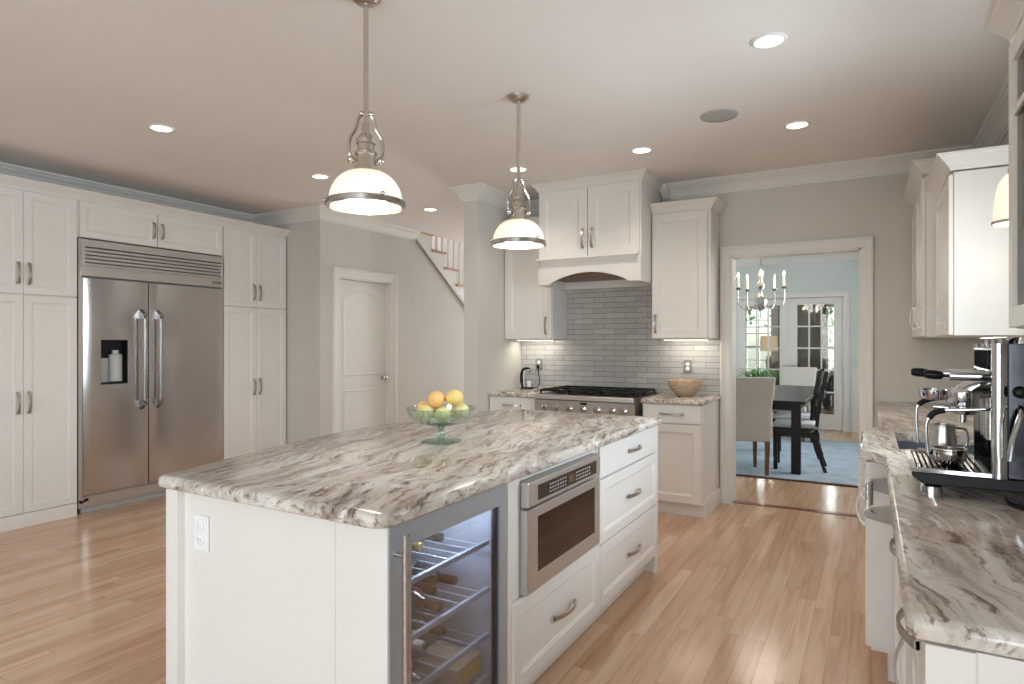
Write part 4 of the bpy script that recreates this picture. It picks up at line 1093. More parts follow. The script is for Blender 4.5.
# ------------------------------------------------------------------ right side
XC = 0.10
RCF = frame((XC, 0, 0), '-x')   # local x = -world y
rc = [(0.045, 1.19), (XR, 1.19), (XR, YBK - 0.001), (0.038, YBK - 0.001), (0.038, 3.86), (0.030, 3.83), (-0.02, 3.74), (-0.042, 3.70), (-0.042, 3.00), (-0.036, 2.975), (-0.02, 2.95), (0.04, 2.86), (0.047, 2.83)]
SK = [(0.10, 3.06), (0.10, 3.62), (0.52, 3.62), (0.52, 3.06)]
slab([(0.060, 1.194), (XR, 1.19)] + rc[2:] + [(0.049, 1.23), (0.051, 1.205)], 0.876, 0.914, 'long_countertop', 'long granite countertop along the right wall with a sink cutout', holes=[SK])
sk = thing('kitchen_sink', 'undermount stainless sink set in the long right countertop', 'sink', (0.31, 3.34, 0.68))
b = MB(); t = 0.004
b.box(0.10 - 0.01, 0.10, 3.05, 3.63, 0.68, 0.875); b.box(0.52, 0.53, 3.05, 3.63, 0.68, 0.875); b.box(0.10, 0.52, 3.05, 3.06, 0.68, 0.875); b.box(0.10, 0.52, 3.62, 3.63, 0.68, 0.875); b.box(0.09, 0.53, 3.05, 3.63, 0.67, 0.68)
b.build('basin', 'steel_dark', sk)
MB().lathe([(0.045, 0.0), (0.045, 0.003), (0.03, 0.004), (0.0, 0.001)], (0.31, 3.34, 0.680), 'z', 24).build('drain', 'nickel', sk, smooth=True)
def rbase(y0, y1, xf, label, fronts):
    e = thing('base_cabinet', label, 'cabinet', ((xf + XR) / 2, (y0 + y1) / 2, 0))
    b = MB(); b.box(xf, XR - 0.001, y0, y1, 0.11, 0.874 if not (y0 < 3.3 < y1) else 0.66); b.box(xf + 0.06, XR - 0.001, y0, y1, 0, 0.11)
    if y0 < 3.3 < y1: b.box(xf, 0.085, y0, y1, 0.66, 0.874)
    b.build('body', 'cab', e)
    F = frame((xf, 0, 0), '-x')
    for kind, a, c2, z0, z1, h in fronts:
        d = panel_front(e, F, -c2, -a, z0, z1, kind, flat=(kind == 'drawer'), stile=0.055)
        if h: pull(d, F, -h[0], h[1], 0.19 if h[2] == 'h' else 0.165, h[2] == 'v', out=0.034)
    return e
rbase(1.215, 1.72, XC, 'nearest white base cabinet under the right counter, at the photo bottom', [('drawer', 1.235, 1.715, 0.725, 0.868, (1.46, 0.80, 'h')), ('door', 1.235, 1.715, 0.115, 0.718, (1.665, 0.62, 'v'))])
rbase(1.722, 2.285, XC, 'white base cabinet under the espresso machine', [('drawer', 1.727, 2.28, 0.725, 0.868, (2.0, 0.80, 'h')), ('door', 1.727, 2.28, 0.115, 0.718, None)])
rbase(2.945, 3.74, 0.0, 'white sink base cabinet stepping forward from the right counter', [('door', 2.96, 3.34, 0.115, 0.868, (3.08, 0.66, 'v')), ('door', 3.345, 3.73, 0.115, 0.868, (3.60, 0.66, 'v'))])
rbase(3.742, YBK - 0.001, XC, 'white base cabinet beyond the sink at the back wall', [('door', 3.75, 4.30, 0.115, 0.868, (3.80, 0.66, 'v')), ('door', 4.305, 4.90, 0.115, 0.868, (4.85, 0.66, 'v')), ('door', 4.905, 5.54, 0.115, 0.868, (4.95, 0.66, 'v'))])
b = MB(); b.box(0.055, XR - 0.001, 1.197, 1.214, 0.0, 0.874)
e = thing('cabinet_end_panel', 'white end panel under the near end of the right counter', 'panel', (0.4, 1.205, 0))
MB().box(0.075, XR - 0.001, 1.200, 1.2145, 0.0, 0.874).build('board', 'cab', e)
MB().box(0.075, 0.14, 1.194, 1.200, 0.0, 0.874).build('stile', 'cab', e); 
dwr = thing('dishwasher', 'white panelled dishwasher with a thick stainless bar handle under the right counter', 'dishwasher', (0.4, 2.61, 0))
MB().box(XC + 0.001, XR - 0.02, 2.30, 2.93, 0.11, 0.868).build('body', 'dark_gap', dwr)
MB().box(XC + 0.06, XR - 0.02, 2.30, 2.93, 0.0, 0.10).build('toe_kick', 'dark_gap', dwr)
dd = panel_front(dwr, frame((XC, 0, 0), '-x'), -2.925, -2.30, 0.115, 0.868, 'door', stile=0.07)
b = MB(); hz = 0.80; hx = -0.005
b.tube([(hx, 2.33, hz), (hx, 2.86, hz)], 0.013, 14)
for y in (2.36, 2.83): b.prism([(XC - 0.02, hz - 0.034), (XC - 0.02, hz + 0.034), (hx + 0.004, hz + 0.022), (hx - 0.014, hz + 0.008), (hx - 0.014, hz - 0.008), (hx + 0.004, hz - 0.018)], y - 0.012, y + 0.012, lambda a, b_, c: (a, c, b_))
b.build('handle', 'handle_steel', dd, smooth=True, angle=35)
# wall cabinets
def rupper(name, y0, y1, xf, label, z1, doors, glassdoor=False):
    e = thing(name, label, 'cabinet', ((xf + XR) / 2, (y0 + y1) / 2, 1.39))
    if glassdoor:
        b = MB(); b.box(xf + 0.02, XR - 0.001, y0, y0 + 0.02, 1.39, z1); b.box(xf + 0.02, XR - 0.001, y1 - 0.02, y1, 1.39, z1); b.box(XR - 0.02, XR - 0.001, y0, y1, 1.39, z1); b.box(xf + 0.02, XR - 0.001, y0, y1, 1.39, 1.41); b.box(xf + 0.02, XR - 0.001, y0, y1, z1 - 0.02, z1)
        b.build('body', 'cab', e)
        for z in (1.68, 1.93): MB().box(xf + 0.04, XR - 0.02, y0 + 0.02, y1 - 0.02, z, z + 0.015).build('shelf', 'cab', e)
    else:
        MB().box(xf + 0.022, XR - 0.001, y0, y1, 1.39, z1).build('body', 'cab', e)
    F = frame((xf + 0.02, 0, 0), '-x')
    for a, c2, hy in doors:
        d = panel_front(e, F, -c2, -a, 1.392, z1 - 0.01, 'door', stile=0.055, glassy=glassdoor)
        if glassdoor:
            MB(F).box(-c2 + 0.058, -a - 0.058, -0.010, -0.006, 1.45, z1 - 0.07).build('pane', 'cab_glass', d)
            m = MB(F); m.box(-c2 + 0.05, -a - 0.05, -0.018, -0.011, 1.96, 1.98); m.box(-(a + c2) / 2 - 0.009, -(a + c2) / 2 + 0.009, -0.018, -0.0115, 1.44, z1 - 0.06); m.build('muntin', 'cab', d)
        pull(d, F, -hy, 1.52, 0.155, out=0.032)
    crown('crown', [(XR - 0.01, y1), (xf + 0.012, y1), (xf + 0.012, y0), (XR - 0.002, y0)], z1 + 0.085, 0.9, [(0, -0.085), (0.008, -0.085), (0.012, -0.07), (0.040, -0.035), (0.055, -0.022), (0.060, -0.012), (0.072, -0.008), (0.072, 0), (0, 0)], 'cab', kind=False, parent=e)
    return e
rupper('wall_cabinet', 4.47, 5.545, 0.262, 'white wall cabinet in the far right corner by the back wall', 2.345, [(4.472, 5.00, 4.60), (5.003, 5.54, 5.10)])
rupper('wall_cabinet', 3.74, 4.46, 0.33, 'white wall cabinet with a broad bright side facing the sink window', 2.185, [(3.742, 4.455, 3.88)])
rupper('glass_cabinet', 1.20, 2.20, 0.33, 'nearest wall cabinet with glass doors at the right photo edge', 2.175, [(1.205, 1.70, 1.66), (1.705, 2.195, 1.75)], True)
for k, (yy_, zz_) in enumerate(((1.95, 1.41), (2.05, 1.695), (1.95, 1.946))):
    e = thing('stemmed_glass', 'clear stemmed glass inside the glass door cabinet, on shelf ' + ('one', 'two', 'three')[k], 'glass', (0.46, yy_, zz_ + 0.0005), 0, 'glassware in the cabinet')
    LMB().lathe([(0.0, 0), (0.032, 0), (0.032, 0.002), (0.005, 0.005), (0.004, 0.08), (0.02, 0.095), (0.034, 0.125), (0.033, 0.165), (0.030, 0.19), (0.032, 0.165), (0.033, 0.125), (0.018, 0.097), (0.0, 0.085)], n=24).build('goblet', 'bowl_glass', e, smooth=True)
e = thing('undercabinet_light', 'slim light strip under the wall cabinet by the sink window', 'light', (0.55, 4.1, 1.388), 0, 'under-cabinet light strips')
LMB().box(-0.03, 0.03, -0.25, 0.25, -0.008, 0).build('housing', 'white_plastic', e); LMB().box(-0.022, 0.022, -0.24, 0.24, -0.010, -0.0082).build('lens', 'lamp_lens', e)
area('undercabinet_lamp', (0.52, 4.5, 1.37), (0.6, 4.5, 0.9), 0.06, 1.5, 2.2, WARM)

# espresso machine (front faces the aisle)
em = thing('espresso_machine', 'chrome espresso machine on the right counter with black levers and drip tray', 'espresso machine', (0.40, 2.31, 0.9145))
EY0, EY1, EX0, EX1 = 2.13, 2.49, 0.10, 0.64
b = MB()
b.prism([(EX0 + 0.03, 0.952), (EX1, 0.952), (EX1, 0.985), (EX0, 0.985), (EX0 + 0.003, 0.972)], EY0, EY1, lambda a, b_, c: (a, c, b_)); b.build('base', 'black_plastic', em, bevel=0.003)
for x in (EX0 + 0.05, EX1 - 0.06):
    for y in (EY0 + 0.032, EY1 - 0.032):
        MB().lathe([(0.027, 0.9148), (0.027, 0.945), (0.022, 0.9515)], (x, y, 0), 'z', 24).build('foot', 'chrome', em, smooth=True)
b = MB(); b.box(EX0 - 0.002, 0.285, EY0 - 0.002, EY0 + 0.016, 0.9855, 0.997); b.box(EX0 - 0.002, 0.285, EY1 - 0.016, EY1 + 0.002, 0.9855, 0.997); b.box(EX0 - 0.002, EX0 + 0.014, EY0 + 0.016, EY1 - 0.016, 0.9855, 0.997); b.box(0.272, 0.285, EY0 + 0.016, EY1 - 0.016, 0.9855, 0.997)
tr_ = b.build('drip_tray', 'chrome', em, bevel=0.001)
b = MB()
for i in range(19): x = EX0 + 0.018 + i * 0.0134; b.box(x, x + 0.0075, EY0 + 0.016, EY1 - 0.016, 0.990, 0.995)
b.build('grate', 'chrome', tr_)
MB().box(EX0 + 0.014, 0.272, EY0 + 0.016, EY1 - 0.016, 0.9853, 0.987).build('tray_floor', 'dark_gap', tr_)
for y in (EY0, EY1 - 0.016):
    sg = -1 if y == EY0 else 1; yo = y if sg < 0 else y + 0.016
    pr = [(0.285, yo), (0.287, yo + sg * 0.006), (0.296, yo + sg * 0.010), (0.302, yo + sg * 0.011), (0.310, yo + sg * 0.008), (0.317, yo + sg * 0.004), (0.320, yo), (0.320, yo - sg * 0.016), (0.285, yo - sg * 0.016)]
    MB().prism(pr, 0.985, 1.35, lambda a, b_, c: (a, b_, c)).build('front_post', 'chrome', em, smooth=True, angle=50)
    MB().box(0.3205, EX1, y, y + 0.016, 0.986, 1.35).build('side_panel', 'smoked', em, bevel=0.002)
MB().box(0.36, EX1 - 0.005, EY0 + 0.0165, EY1 - 0.0165, 0.986, 1.33).build('body', 'steel', em)
MB().box(0.30, 0.359, EY0 + 0.0165, EY1 - 0.0165, 1.235, 1.275).build('front_beam', 'chrome', em, bevel=0.008)
MB().box(0.30, EX1 - 0.002, EY0 + 0.0165, EY1 - 0.0165, 1.3305, 1.336).build('cup_tray', 'steel', em)
b = MB(); b.tube(smooth_path([(0.345, EY0 - 0.001, 1.18), (0.342, EY0 - 0.03, 1.165), (0.325, EY0 - 0.034, 1.10), (0.318, EY0 - 0.03, 1.04)], 5), 0.007, 10); b.build('side_rod', 'chrome', em, smooth=True)
MB().lathe([(0.014, 0), (0.016, -0.010), (0.012, -0.024), (0.004, -0.027)], (0.345, EY0, 1.22), 'y', 20).build('side_knob', 'black_plastic', em, smooth=True)
for y, xo, zo in ((2.24, 0.0, 0.0), (2.385, -0.025, 0.0)):
    b = MB(); b.tube([(0.33, y, 1.256), (0.200 + xo, y, 1.256)], 0.014, 16)
    lv = b.build('lever', 'chrome', em, smooth=True)
    MB().tube([(0.200 + xo, y, 1.256), (0.178 + xo, y, 1.256)], 0.004, 10).build('lever_stem', 'black_metal', lv)
    MB().tube([(0.184 + xo, y, 1.256), (0.178 + xo, y, 1.257), (0.165 + xo, y, 1.258), (0.150 + xo, y, 1.259), (0.140 + xo, y, 1.260), (0.136 + xo, y, 1.260)], lambda k: (0.005 + 0.009 * math.sin(PI * min(1, k * 0.85 + 0.12)) ** 0.6), 14).build('grip', 'black_plastic', lv, smooth=True)
# group head with locked portafilter
b = MB(); b.tube(smooth_path([(0.37, 2.31, 1.225), (0.32, 2.31, 1.23), (0.27, 2.31, 1.225), (0.245, 2.31, 1.20)], 5), 0.030, 18)
b.lathe([(0.038, 1.165), (0.040, 1.175), (0.040, 1.205), (0.030, 1.215)], (0.238, 2.31, 0), 'z', 28); b.build('group_head', 'chrome', em, smooth=True)
b = MB(); b.lathe([(0.034, 1.14), (0.037, 1.145), (0.037, 1.164)], (0.238, 2.31, 0), 'z', 28); b.tube([(0.21, 2.31, 1.155), (0.165, 2.31, 1.158)], 0.008, 12); b.lathe([(0.010, 1.115), (0.012, 1.14)], (0.238, 2.31, 0), 'z', 14)
pf = b.build('portafilter', 'chrome', em, smooth=True)
b = MB(); b.lathe([(0.020, 1.180), (0.034, 1.183), (0.038, 1.188), (0.040, 1.212), (0.036, 1.214), (0.034, 1.20)], (0.170, 2.36, -0.005), 'z', 28, cap1=False); b.tube([(0.20, 2.36, 1.19), (0.30, 2.37, 1.20)], 0.007, 10); b.build('filter_holder', 'chrome', em, smooth=True)
for y, x0_, zt in ((2.43, 0.128, 1.168), (2.20, 0.140, 1.150)):
    pth = smooth_path([(0.33, y, zt + 0.02), (0.24, y, zt + 0.012), (0.175, y, zt + 0.006), (x0_ + 0.01, y, zt - 0.012), (x0_, y, zt - 0.045), (x0_ + 0.004, y, 1.03)], 5)
    wd_ = MB().tube(pth, 0.0052, 12).build('steam_wand', 'chrome', em, smooth=True)
    MB().tube(pth[9:17], 0.0085, 12).build('sleeve', 'black_plastic', wd_, smooth=True)
b = MB(); b.lathe([(0.030, 0), (0.030, -0.012), (0.027, -0.015)], (0.355, 2.20, 1.19), 'x', 24); b.build('gauge', 'chrome', em, smooth=True)
for k, y in enumerate((2.165, 2.25, 2.37, 2.455)):
    MB().tube([(0.325, y, 1.05), (0.325, y, 1.232)], 0.010 + 0.003 * (k % 2), 12).build('pipe', 'nickel', em, smooth=True)
b = MB(); b.lathe([(0.03, 1.00), (0.034, 1.01), (0.034, 1.09), (0.022, 1.10)], (0.325, 2.20, 0), 'z', 24); b.build('boiler_cap', 'black_plastic', em, smooth=True)
b = MB(); b.tube(smooth_path([(0.62, 2.06, 0.923), (0.50, 2.03, 0.923), (0.40, 2.05, 0.923), (0.33, 2.10, 0.923), (0.32, 2.16, 0.924)], 6), 0.006, 8); b.build('power_cord', 'black_plastic', em, smooth=True)
e = thing('milk_pitcher', 'stainless milk pitcher standing on the drip tray', 'pitcher', (0.197, 2.405, 0.9955))
LMB().lathe([(0.0, 0.0), (0.036, 0.0), (0.038, 0.004), (0.038, 0.05), (0.033, 0.08), (0.034, 0.10), (0.0325, 0.10), (0.0315, 0.08), (0.036, 0.05), (0.036, 0.004), (0.0, 0.003)], n=32).build('vessel', 'nickel', e, smooth=True)
LMB().tube(smooth_path([(0.034, 0, 0.09), (0.060, 0, 0.085), (0.062, 0, 0.04), (0.038, 0, 0.02)], 5), 0.004, 8).build('handle', 'chrome', e, smooth=True)
e = thing('filter_basket', 'round chrome coffee filter basket lying on the drip tray', 'filter basket', (0.200, 2.255, 0.9955))
LMB().lathe([(0.0, 0.0), (0.020, 0.0), (0.036, 0.008), (0.042, 0.018), (0.042, 0.04), (0.046, 0.043), (0.046, 0.047), (0.039, 0.047), (0.038, 0.018), (0.0, 0.010)], n=36).build('cup', 'polished_nickel', e, smooth=True)
LMB().tube([(-0.042, 0.01, 0.03), (-0.06, 0.02, 0.03), (-0.075, 0.026, 0.031)], 0.008, 10).build('spout', 'chrome', e, smooth=True)
for k, (y, r, h) in enumerate(((2.18, 0.026, 0.03), (2.24, 0.030, 0.026), (2.31, 0.026, 0.03), (2.38, 0.03, 0.026), (2.44, 0.024, 0.03))):
    if k % 2: continue
    e = thing('espresso_cup', ('small metal cup on the machine top, nearest', '', 'small metal cup on the machine top, middle', '', 'small metal cup on the machine top, farthest')[k], 'cup', (0.33, y, 1.3362), 0, 'cups warming on the espresso machine')
    LMB().lathe([(0.0, 0.0), (r * 0.7, 0.0), (r, h), (r * 0.92, h), (r * 0.6, 0.003), (0.0, 0.003)], n=20).build('wall', 'chrome', e, smooth=True)
    LMB().tube([(r * 0.85, 0, h * 0.8), (r * 1.3, 0, h * 0.7), (r * 1.2, 0, h * 0.4), (r * 0.8, 0, h * 0.3)], 0.002, 6).build('handle', 'chrome', e)

# ------------------------------------------------------------------ dining room
rg2 = thing('rug', 'faded blue area rug with a dark edge under the dining table', 'rug', (-1.5, 8.3, 0.0))
MB().box(-2.9, 0.15, 6.80, 9.75, 0.001, 0.010).build('pile', 'rug', rg2)
b = MB(); b.box(-2.93, 0.18, 6.74, 6.80, 0.001, 0.009); b.box(-2.93, 0.18, 9.75, 9.80, 0.001, 0.009); b.box(0.15, 0.18, 6.80, 9.75, 0.001, 0.009); b.box(-2.93, -2.90, 6.80, 9.75, 0.001, 0.009); b.build('border', 'rug_edge', rg2)
ZR = 0.0105
tb = thing('dining_table', 'long black stained dining table on the blue rug', 'table', (-1.08, 8.3, ZR))
b = MB(); b.box(-1.60, -0.575, 6.98, 9.62, 0.735, 0.765); b.build('tabletop', 'dark_wood', tb, bevel=0.004)
b = MB(); b.box(-1.53, -0.64, 7.08, 7.10, 0.66, 0.735); b.box(-1.53, -0.64, 9.50, 9.52, 0.66, 0.735); b.box(-0.66, -0.64, 7.10, 9.50, 0.66, 0.735); b.box(-1.53, -1.51, 7.10, 9.50, 0.66, 0.735); b.build('apron', 'dark_wood', tb)
for x in (-1.55, -0.715):
    for y in (7.06, 9.44): MB().box(x, x + 0.09, y, y + 0.09, ZR, 0.735).build('leg', 'dark_wood', tb, bevel=0.004)
def parsons(loc, rz, label, w=0.46):
    e = thing('parsons_chair', label, 'chair', loc, rz, 'upholstered parsons chairs at the table ends')
    # faces +y locally
    h = w / 2
    LMB().box(-h, h, -0.19, 0.26, 0.40, 0.48).build('seat', 'linen', e, bevel=0.02, seg=3)
    m = LMB(); m.loops([[(-h + 0.01, -0.25, 0.345), (h - 0.01, -0.25, 0.345), (h - 0.01, -0.16, 0.345), (-h + 0.01, -0.16, 0.345)], [(-h, -0.26, 0.70), (h, -0.26, 0.70), (h, -0.18, 0.70), (-h, -0.18, 0.70)], [(-h - 0.025, -0.30, 1.0), (h + 0.025, -0.30, 1.0), (h + 0.025, -0.24, 1.0), (-h - 0.025, -0.24, 1.0)]])
    m.build('backrest', 'linen', e, bevel=0.012, seg=3)
    for x in (-1, 1):
        LMB().loops([[(x * (h - 0.045) - 0.016, -0.235, 0), (x * (h - 0.045) + 0.016, -0.235, 0), (x * (h - 0.045) + 0.016, -0.205, 0), (x * (h - 0.045) - 0.016, -0.205, 0)], [(x * (h - 0.035) - 0.022, -0.235, 0.38), (x * (h - 0.035) + 0.022, -0.235, 0.38), (x * (h - 0.035) + 0.022, -0.19, 0.38), (x * (h - 0.035) - 0.022, -0.19, 0.38)]]).build('leg', 'leg_wood', e)
        LMB().loops([[(x * (h - 0.04) - 0.014, 0.20, 0), (x * (h - 0.04) + 0.014, 0.20, 0), (x * (h - 0.04) + 0.014, 0.23, 0), (x * (h - 0.04) - 0.014, 0.23, 0)], [(x * (h - 0.04) - 0.022, 0.20, 0.40), (x * (h - 0.04) + 0.022, 0.20, 0.40), (x * (h - 0.04) + 0.022, 0.245, 0.40), (x * (h - 0.04) - 0.022, 0.245, 0.40)]]).build('leg', 'leg_wood', e)
    return e
parsons((-1.19, 6.985, ZR), 0.42, 'beige parsons chair at the near end of the table, back to the kitchen', 0.48)
parsons((-0.95, 9.70, ZR), PI - 0.15, 'beige parsons chair at the far end of the table by the french doors', 0.44)
def ladder(loc, rz, label, ties=False):
    e = thing('dining_chair', label, 'chair', loc, rz, 'dark dining chairs along the table side')
    # faces -x locally; back posts at +x
    LMB().box(-0.23, 0.19, -0.22, 0.22, 0.405, 0.445).build('seat', 'dark_wood', e, bevel=0.004)
    cu = LMB().box(-0.235, 0.185, -0.215, 0.215, 0.446, 0.492).build('cushion', 'seat_fabric', e, bevel=0.018, seg=3)
    if ties:
        m = LMB()
        for s in (-1, 1):
            m.tube([(0.19, -0.225, 0.46), (0.19 + s * 0.06, -0.235, 0.41)], 0.004, 6); m.tube([(0.19, -0.225, 0.46), (0.19 + s * 0.05, -0.235, 0.50)], 0.004, 6)
            m.tube(smooth_path([(0.20, s * 0.02 - 0.19, 0.46), (0.225, s * 0.03 - 0.19, 0.38), (0.215, s * 0.02 - 0.19, 0.30)], 4), 0.004, 6)
        m.build('tie', 'linen', cu)
    for s in (-1, 1):
        m = LMB(); sec = [(0.285, 1.035), (0.245, 0.86), (0.205, 0.62), (0.19, 0.45), (0.20, 0.28), (0.24, 0.10), (0.275, 0.0)]
        m.loops([[(x - 0.018, s * 0.20 - 0.014, z), (x + 0.018, s * 0.20 - 0.014, z), (x + 0.018, s * 0.20 + 0.014, z), (x - 0.018, s * 0.20 + 0.014, z)] for x, z in sec]); m.build('back_post', 'dark_wood', e)
        LMB().box(-0.225, -0.185, s * 0.20 - 0.02, s * 0.20 + 0.02, 0, 0.405).build('leg', 'dark_wood', e, bevel=0.003)
    for z, hgt in ((0.97, 0.075), (0.80, 0.065), (0.64, 0.055)):
        x = 0.19 + (z - 0.45) * 0.16
        m = LMB(); N = 6; R = []
        for k in range(N + 1):
            y = -0.187 + 0.374 * k / N; o = 0.02 * math.sin(PI * k / N)
            R.append([(x + o - 0.008, y, z - hgt / 2), (x + o + 0.008, y, z - hgt / 2), (x + o + 0.016, y, z + hgt / 2), (x + o, y, z + hgt / 2)])
        m.loops(R).build('back_slat', 'dark_wood', e)
    m = LMB(); m.box(-0.21, 0.18, -0.19, -0.175, 0.35, 0.404); m.box(-0.21, 0.18, 0.175, 0.19, 0.35, 0.404); m.box(-0.21, -0.195, -0.18, 0.18, 0.35, 0.404); m.build('apron', 'dark_wood', e)
    return e
ladder((-0.695, 7.48, ZR), 0.06, 'nearest dark slat-back dining chair on the table right side, with white ties', True)
ladder((-0.79, 8.30, ZR), 0.0, 'second dark slat-back dining chair on the table right side')
# fern
e = thing('potted_fern', 'green fern in a pot on the dining table behind the beige chair', 'plant', (-1.13, 7.62, 0.7655))
LMB().lathe([(0.0, 0), (0.07, 0), (0.095, 0.10), (0.10, 0.13), (0.09, 0.13), (0.085, 0.11), (0.0, 0.11)], n=28).build('pot', 'pot', e, smooth=True)
m = LMB(); rnd = random.Random(3)
for k in range(85):
    a = rnd.random() * 2 * PI; L = 0.15 + rnd.random() * 0.15; up = 0.08 + rnd.random() * 0.13; w_ = 0.006 + rnd.random() * 0.006
    pts = []
    for i in range(6):
        t = i / 5; rr_ = L * t; z = 0.11 + up * math.sin(PI * min(1, t * 1.0) * 0.75) - 0.03 * t * t
        pts.append(((0.03 + rr_) * math.cos(a), (0.03 + rr_) * math.sin(a), z, w_ * (1 - t * 0.85)))
    sx, sy = -math.sin(a), math.cos(a)
    R = [[(x - sx * w2, y - sy * w2, z), (x, y, z + w2 * 0.5), (x + sx * w2, y + sy * w2, z), (x, y, z - w2 * 0.15)] for x, y, z, w2 in pts]
    m.loops(R)
m.build('fronds', 'leaf', e)
# chandelier
ch = thing('chandelier', 'silver chandelier with five candle arms over the dining table', 'chandelier', (-1.04, 7.3, 1.62))
LMB().lathe([(0.0, 0.0), (0.008, 0.01), (0.012, 0.03), (0.007, 0.05), (0.012, 0.085), (0.030, 0.10), (0.055, 0.135), (0.068, 0.18), (0.062, 0.225), (0.035, 0.26), (0.016, 0.28), (0.014, 0.30), (0.035, 0.33), (0.042, 0.36), (0.030, 0.40), (0.014, 0.42), (0.022, 0.46), (0.034, 0.50), (0.022, 0.55), (0.012, 0.60), (0.008, 0.70), (0.004, 0.72), (0.004, CZ - 1.62 - 0.02)], n=32).build('stem', 'nickel', ch, smooth=True)
LMB().lathe([(0.02, CZ - 1.62 - 0.03), (0.055, CZ - 1.62 - 0.02), (0.06, CZ - 1.62 - 0.001)], n=24).build('canopy', 'nickel', ch, smooth=True)
camdir = math.atan2(-7.3, 1.04)
for k in range(5):
    a = camdir + k * 2 * PI / 5; ca, sa = math.cos(a), math.sin(a)
    def P3(r, z): return (r * ca, r * sa, z)
    m = LMB(); m.tube(smooth_path([P3(0.05, 0.16), P3(0.10, 0.105), P3(0.18, 0.10), P3(0.235, 0.16), P3(0.245, 0.24), P3(0.24, 0.315)], 5), 0.0055, 8)
    m.lathe([(0.008, 0.31), (0.028, 0.325), (0.034, 0.335), (0.014, 0.340)], P3(0.24, 0), 'z', 20)
    arm = m.build('arm', 'nickel', ch, smooth=True)
    LMB().lathe([(0.0115, 0.3405), (0.0115, 0.45)], P3(0.24, 0), 'z', 14).build('candle', 'candle', arm, smooth=True)
    LMB().lathe([(0.006, 0.4505), (0.010, 0.465), (0.008, 0.480), (0.001, 0.505)], P3(0.24, 0), 'z', 14).build('bulb', 'flame' if k != 2 else 'white_plastic', arm, smooth=True)
pt_light('chandelier_lamp', (-1.04, 7.3, 2.2), 10, WARM, 0.2)

# ------------------------------------------------------------------ sun room behind the french doors
e = thing('console_table', 'low console table under the far window', 'table', (-2.0, 13.6, 0))
MB().box(-2.45, -1.45, 13.45, 13.80, 0.66, 0.70).build('tabletop', 'leg_wood', e, bevel=0.004)
for x in (-2.42, -1.52):
    for y in (13.48, 13.73): MB().box(x, x + 0.04, y, y + 0.04, 0, 0.66).build('leg', 'leg_wood', e)
lp = thing('table_lamp', 'table lamp with a beige drum shade seen through the left french door', 'lamp', (-1.79, 13.6, 0.7005))
LMB().lathe([(0.0, 0), (0.07, 0), (0.07, 0.015), (0.02, 0.03), (0.03, 0.10), (0.055, 0.22), (0.06, 0.30), (0.035, 0.40), (0.015, 0.43), (0.01, 0.55)], n=28).build('base', 'brass', lp, smooth=True)
LMB().lathe([(0.17, 0.50), (0.155, 0.80), (0.152, 0.80), (0.167, 0.50)], n=36, cap0=False, cap1=False).build('shade', 'lampshade', lp, smooth=True)
pt_light('table_lamp_bulb', (-1.79, 13.6, 1.35), 5, WARM, 0.06)
def armchair(x, y, rz, mat, label):
    e = thing('armchair', label, 'armchair', (x, y, 0), rz)
    LMB().box(-0.33, 0.33, -0.35, 0.33, 0.16, 0.42).build('seat', mat, e, bevel=0.05, seg=3)
    m = LMB(); N = 12; R = []
    for k in range(N + 1):
        a = PI * k / N; R.append((0.38 * math.cos(a), 0.1 + 0.30 * math.sin(a)))
    m.loops([[(px * s, py if s == 1 else 0.1 + (py - 0.1) * s, z) for (px, py, z, s) in ((qx, qy, 0.16, 1), (qx, qy, zt, 1), (qx, qy, zt, 0.84), (qx, qy, 0.16, 0.84))] for (qx, qy), zt in zip(R, [0.62 + 0.42 * math.sin(PI * k / N) ** 0.7 for k in range(N + 1)])]); m.build('backrest', mat, e, bevel=0.02)
    for sx in (-0.28, 0.28):
        for sy in (-0.28, 0.28): LMB().lathe([(0.018, 0), (0.024, 0.16)], (sx, sy, 0), 'z', 10).build('leg', 'leg_wood', e)
armchair(-1.35, 12.9, 0.3, 'wicker', 'brown wicker armchair behind the left french door')
armchair(-0.45, 13.5, -0.4, 'slate', 'grey armchair behind the right french door')
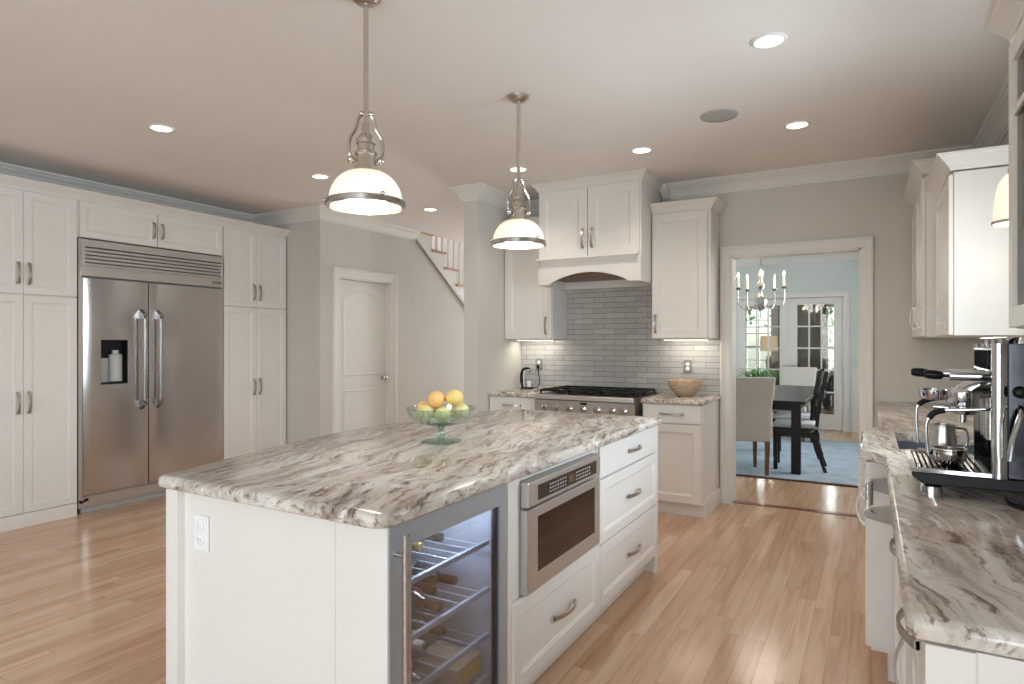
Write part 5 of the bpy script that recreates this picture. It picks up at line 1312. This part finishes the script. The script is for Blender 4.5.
for i, (x, l) in enumerate(((-1.62, 'taupe curtain right of the lamp window'), (-1.0, 'taupe curtain left of the bright right window'))):
    m = MB(); N = 40
    R = [[(x + 0.30 * k / N, SY - 0.10 + 0.018 * math.sin(k * 1.25), 0.02), (x + 0.30 * k / N, SY - 0.10 + 0.018 * math.sin(k * 1.25), 2.3), (x + 0.30 * k / N, SY - 0.096 + 0.018 * math.sin(k * 1.25), 2.3), (x + 0.30 * k / N, SY - 0.096 + 0.018 * math.sin(k * 1.25), 0.02)] for k in range(N + 1)]
    if i: R = [[(a - 0.06, b_, c_) for a, b_, c_ in r] for r in R]
    m.loops(R); tag(m.build('curtain', 'curtain', None, smooth=True), l, 'curtain', 'curtains in the sun room')
# garden outside
struct('ground', MB().box(-14, 14, 14.7, 40, -0.4, -0.3), 'lawn', label='green lawn beyond the far windows')
struct('ground_side', MB().box(0.9, 14, -12, 14.7, -0.4, -0.3), 'lawn')
struct('ground_front', MB().box(-12, 0.9, -14, -3.2, -0.4, -0.3), 'lawn')
def tree(x, y, h, r, label, seed):
    e = thing('tree', label, 'tree', (x, y, -0.3), 0, 'garden trees beyond the windows')
    rn = random.Random(seed)
    LMB().tube(smooth_path([(0, 0, 0), (0.05, 0.03, h * 0.3), (-0.03, 0, h * 0.6), (0, 0, h * 0.85)], 4), 0.12, 10, 0.04).build('trunk', 'bark', e, smooth=True)
    m = LMB()
    for k in range(700):
        u = rn.gauss(0, 1), rn.gauss(0, 1), rn.gauss(0, 1); n_ = math.sqrt(sum(q * q for q in u)) or 1
        rad = r * (0.45 + 0.55 * rn.random()); c0 = Vector((u[0] / n_ * rad, u[1] / n_ * rad, h * 0.68 + u[2] / n_ * rad * 1.3))
        a = Vector((rn.uniform(-1, 1), rn.uniform(-1, 1), rn.uniform(-1, 1))).normalized() * 0.13; b_ = a.cross(Vector((rn.uniform(-1, 1), rn.uniform(-1, 1), rn.uniform(-1, 1)))).normalized() * 0.06
        m.face([m.v(c0 - a), m.v(c0 + b_), m.v(c0 + a), m.v(c0 - b_)])
    m.build('foliage', 'hedge', e)
tree(-4.3, 20.0, 4.6, 1.5, 'leafy green tree seen through the left far window', 1)
tree(-1.9, 24.5, 4.2, 1.5, 'leafy green tree standing behind the lamp', 2)
tree(1.2, 22.0, 3.2, 1.2, 'low green tree seen through the right far window', 3)
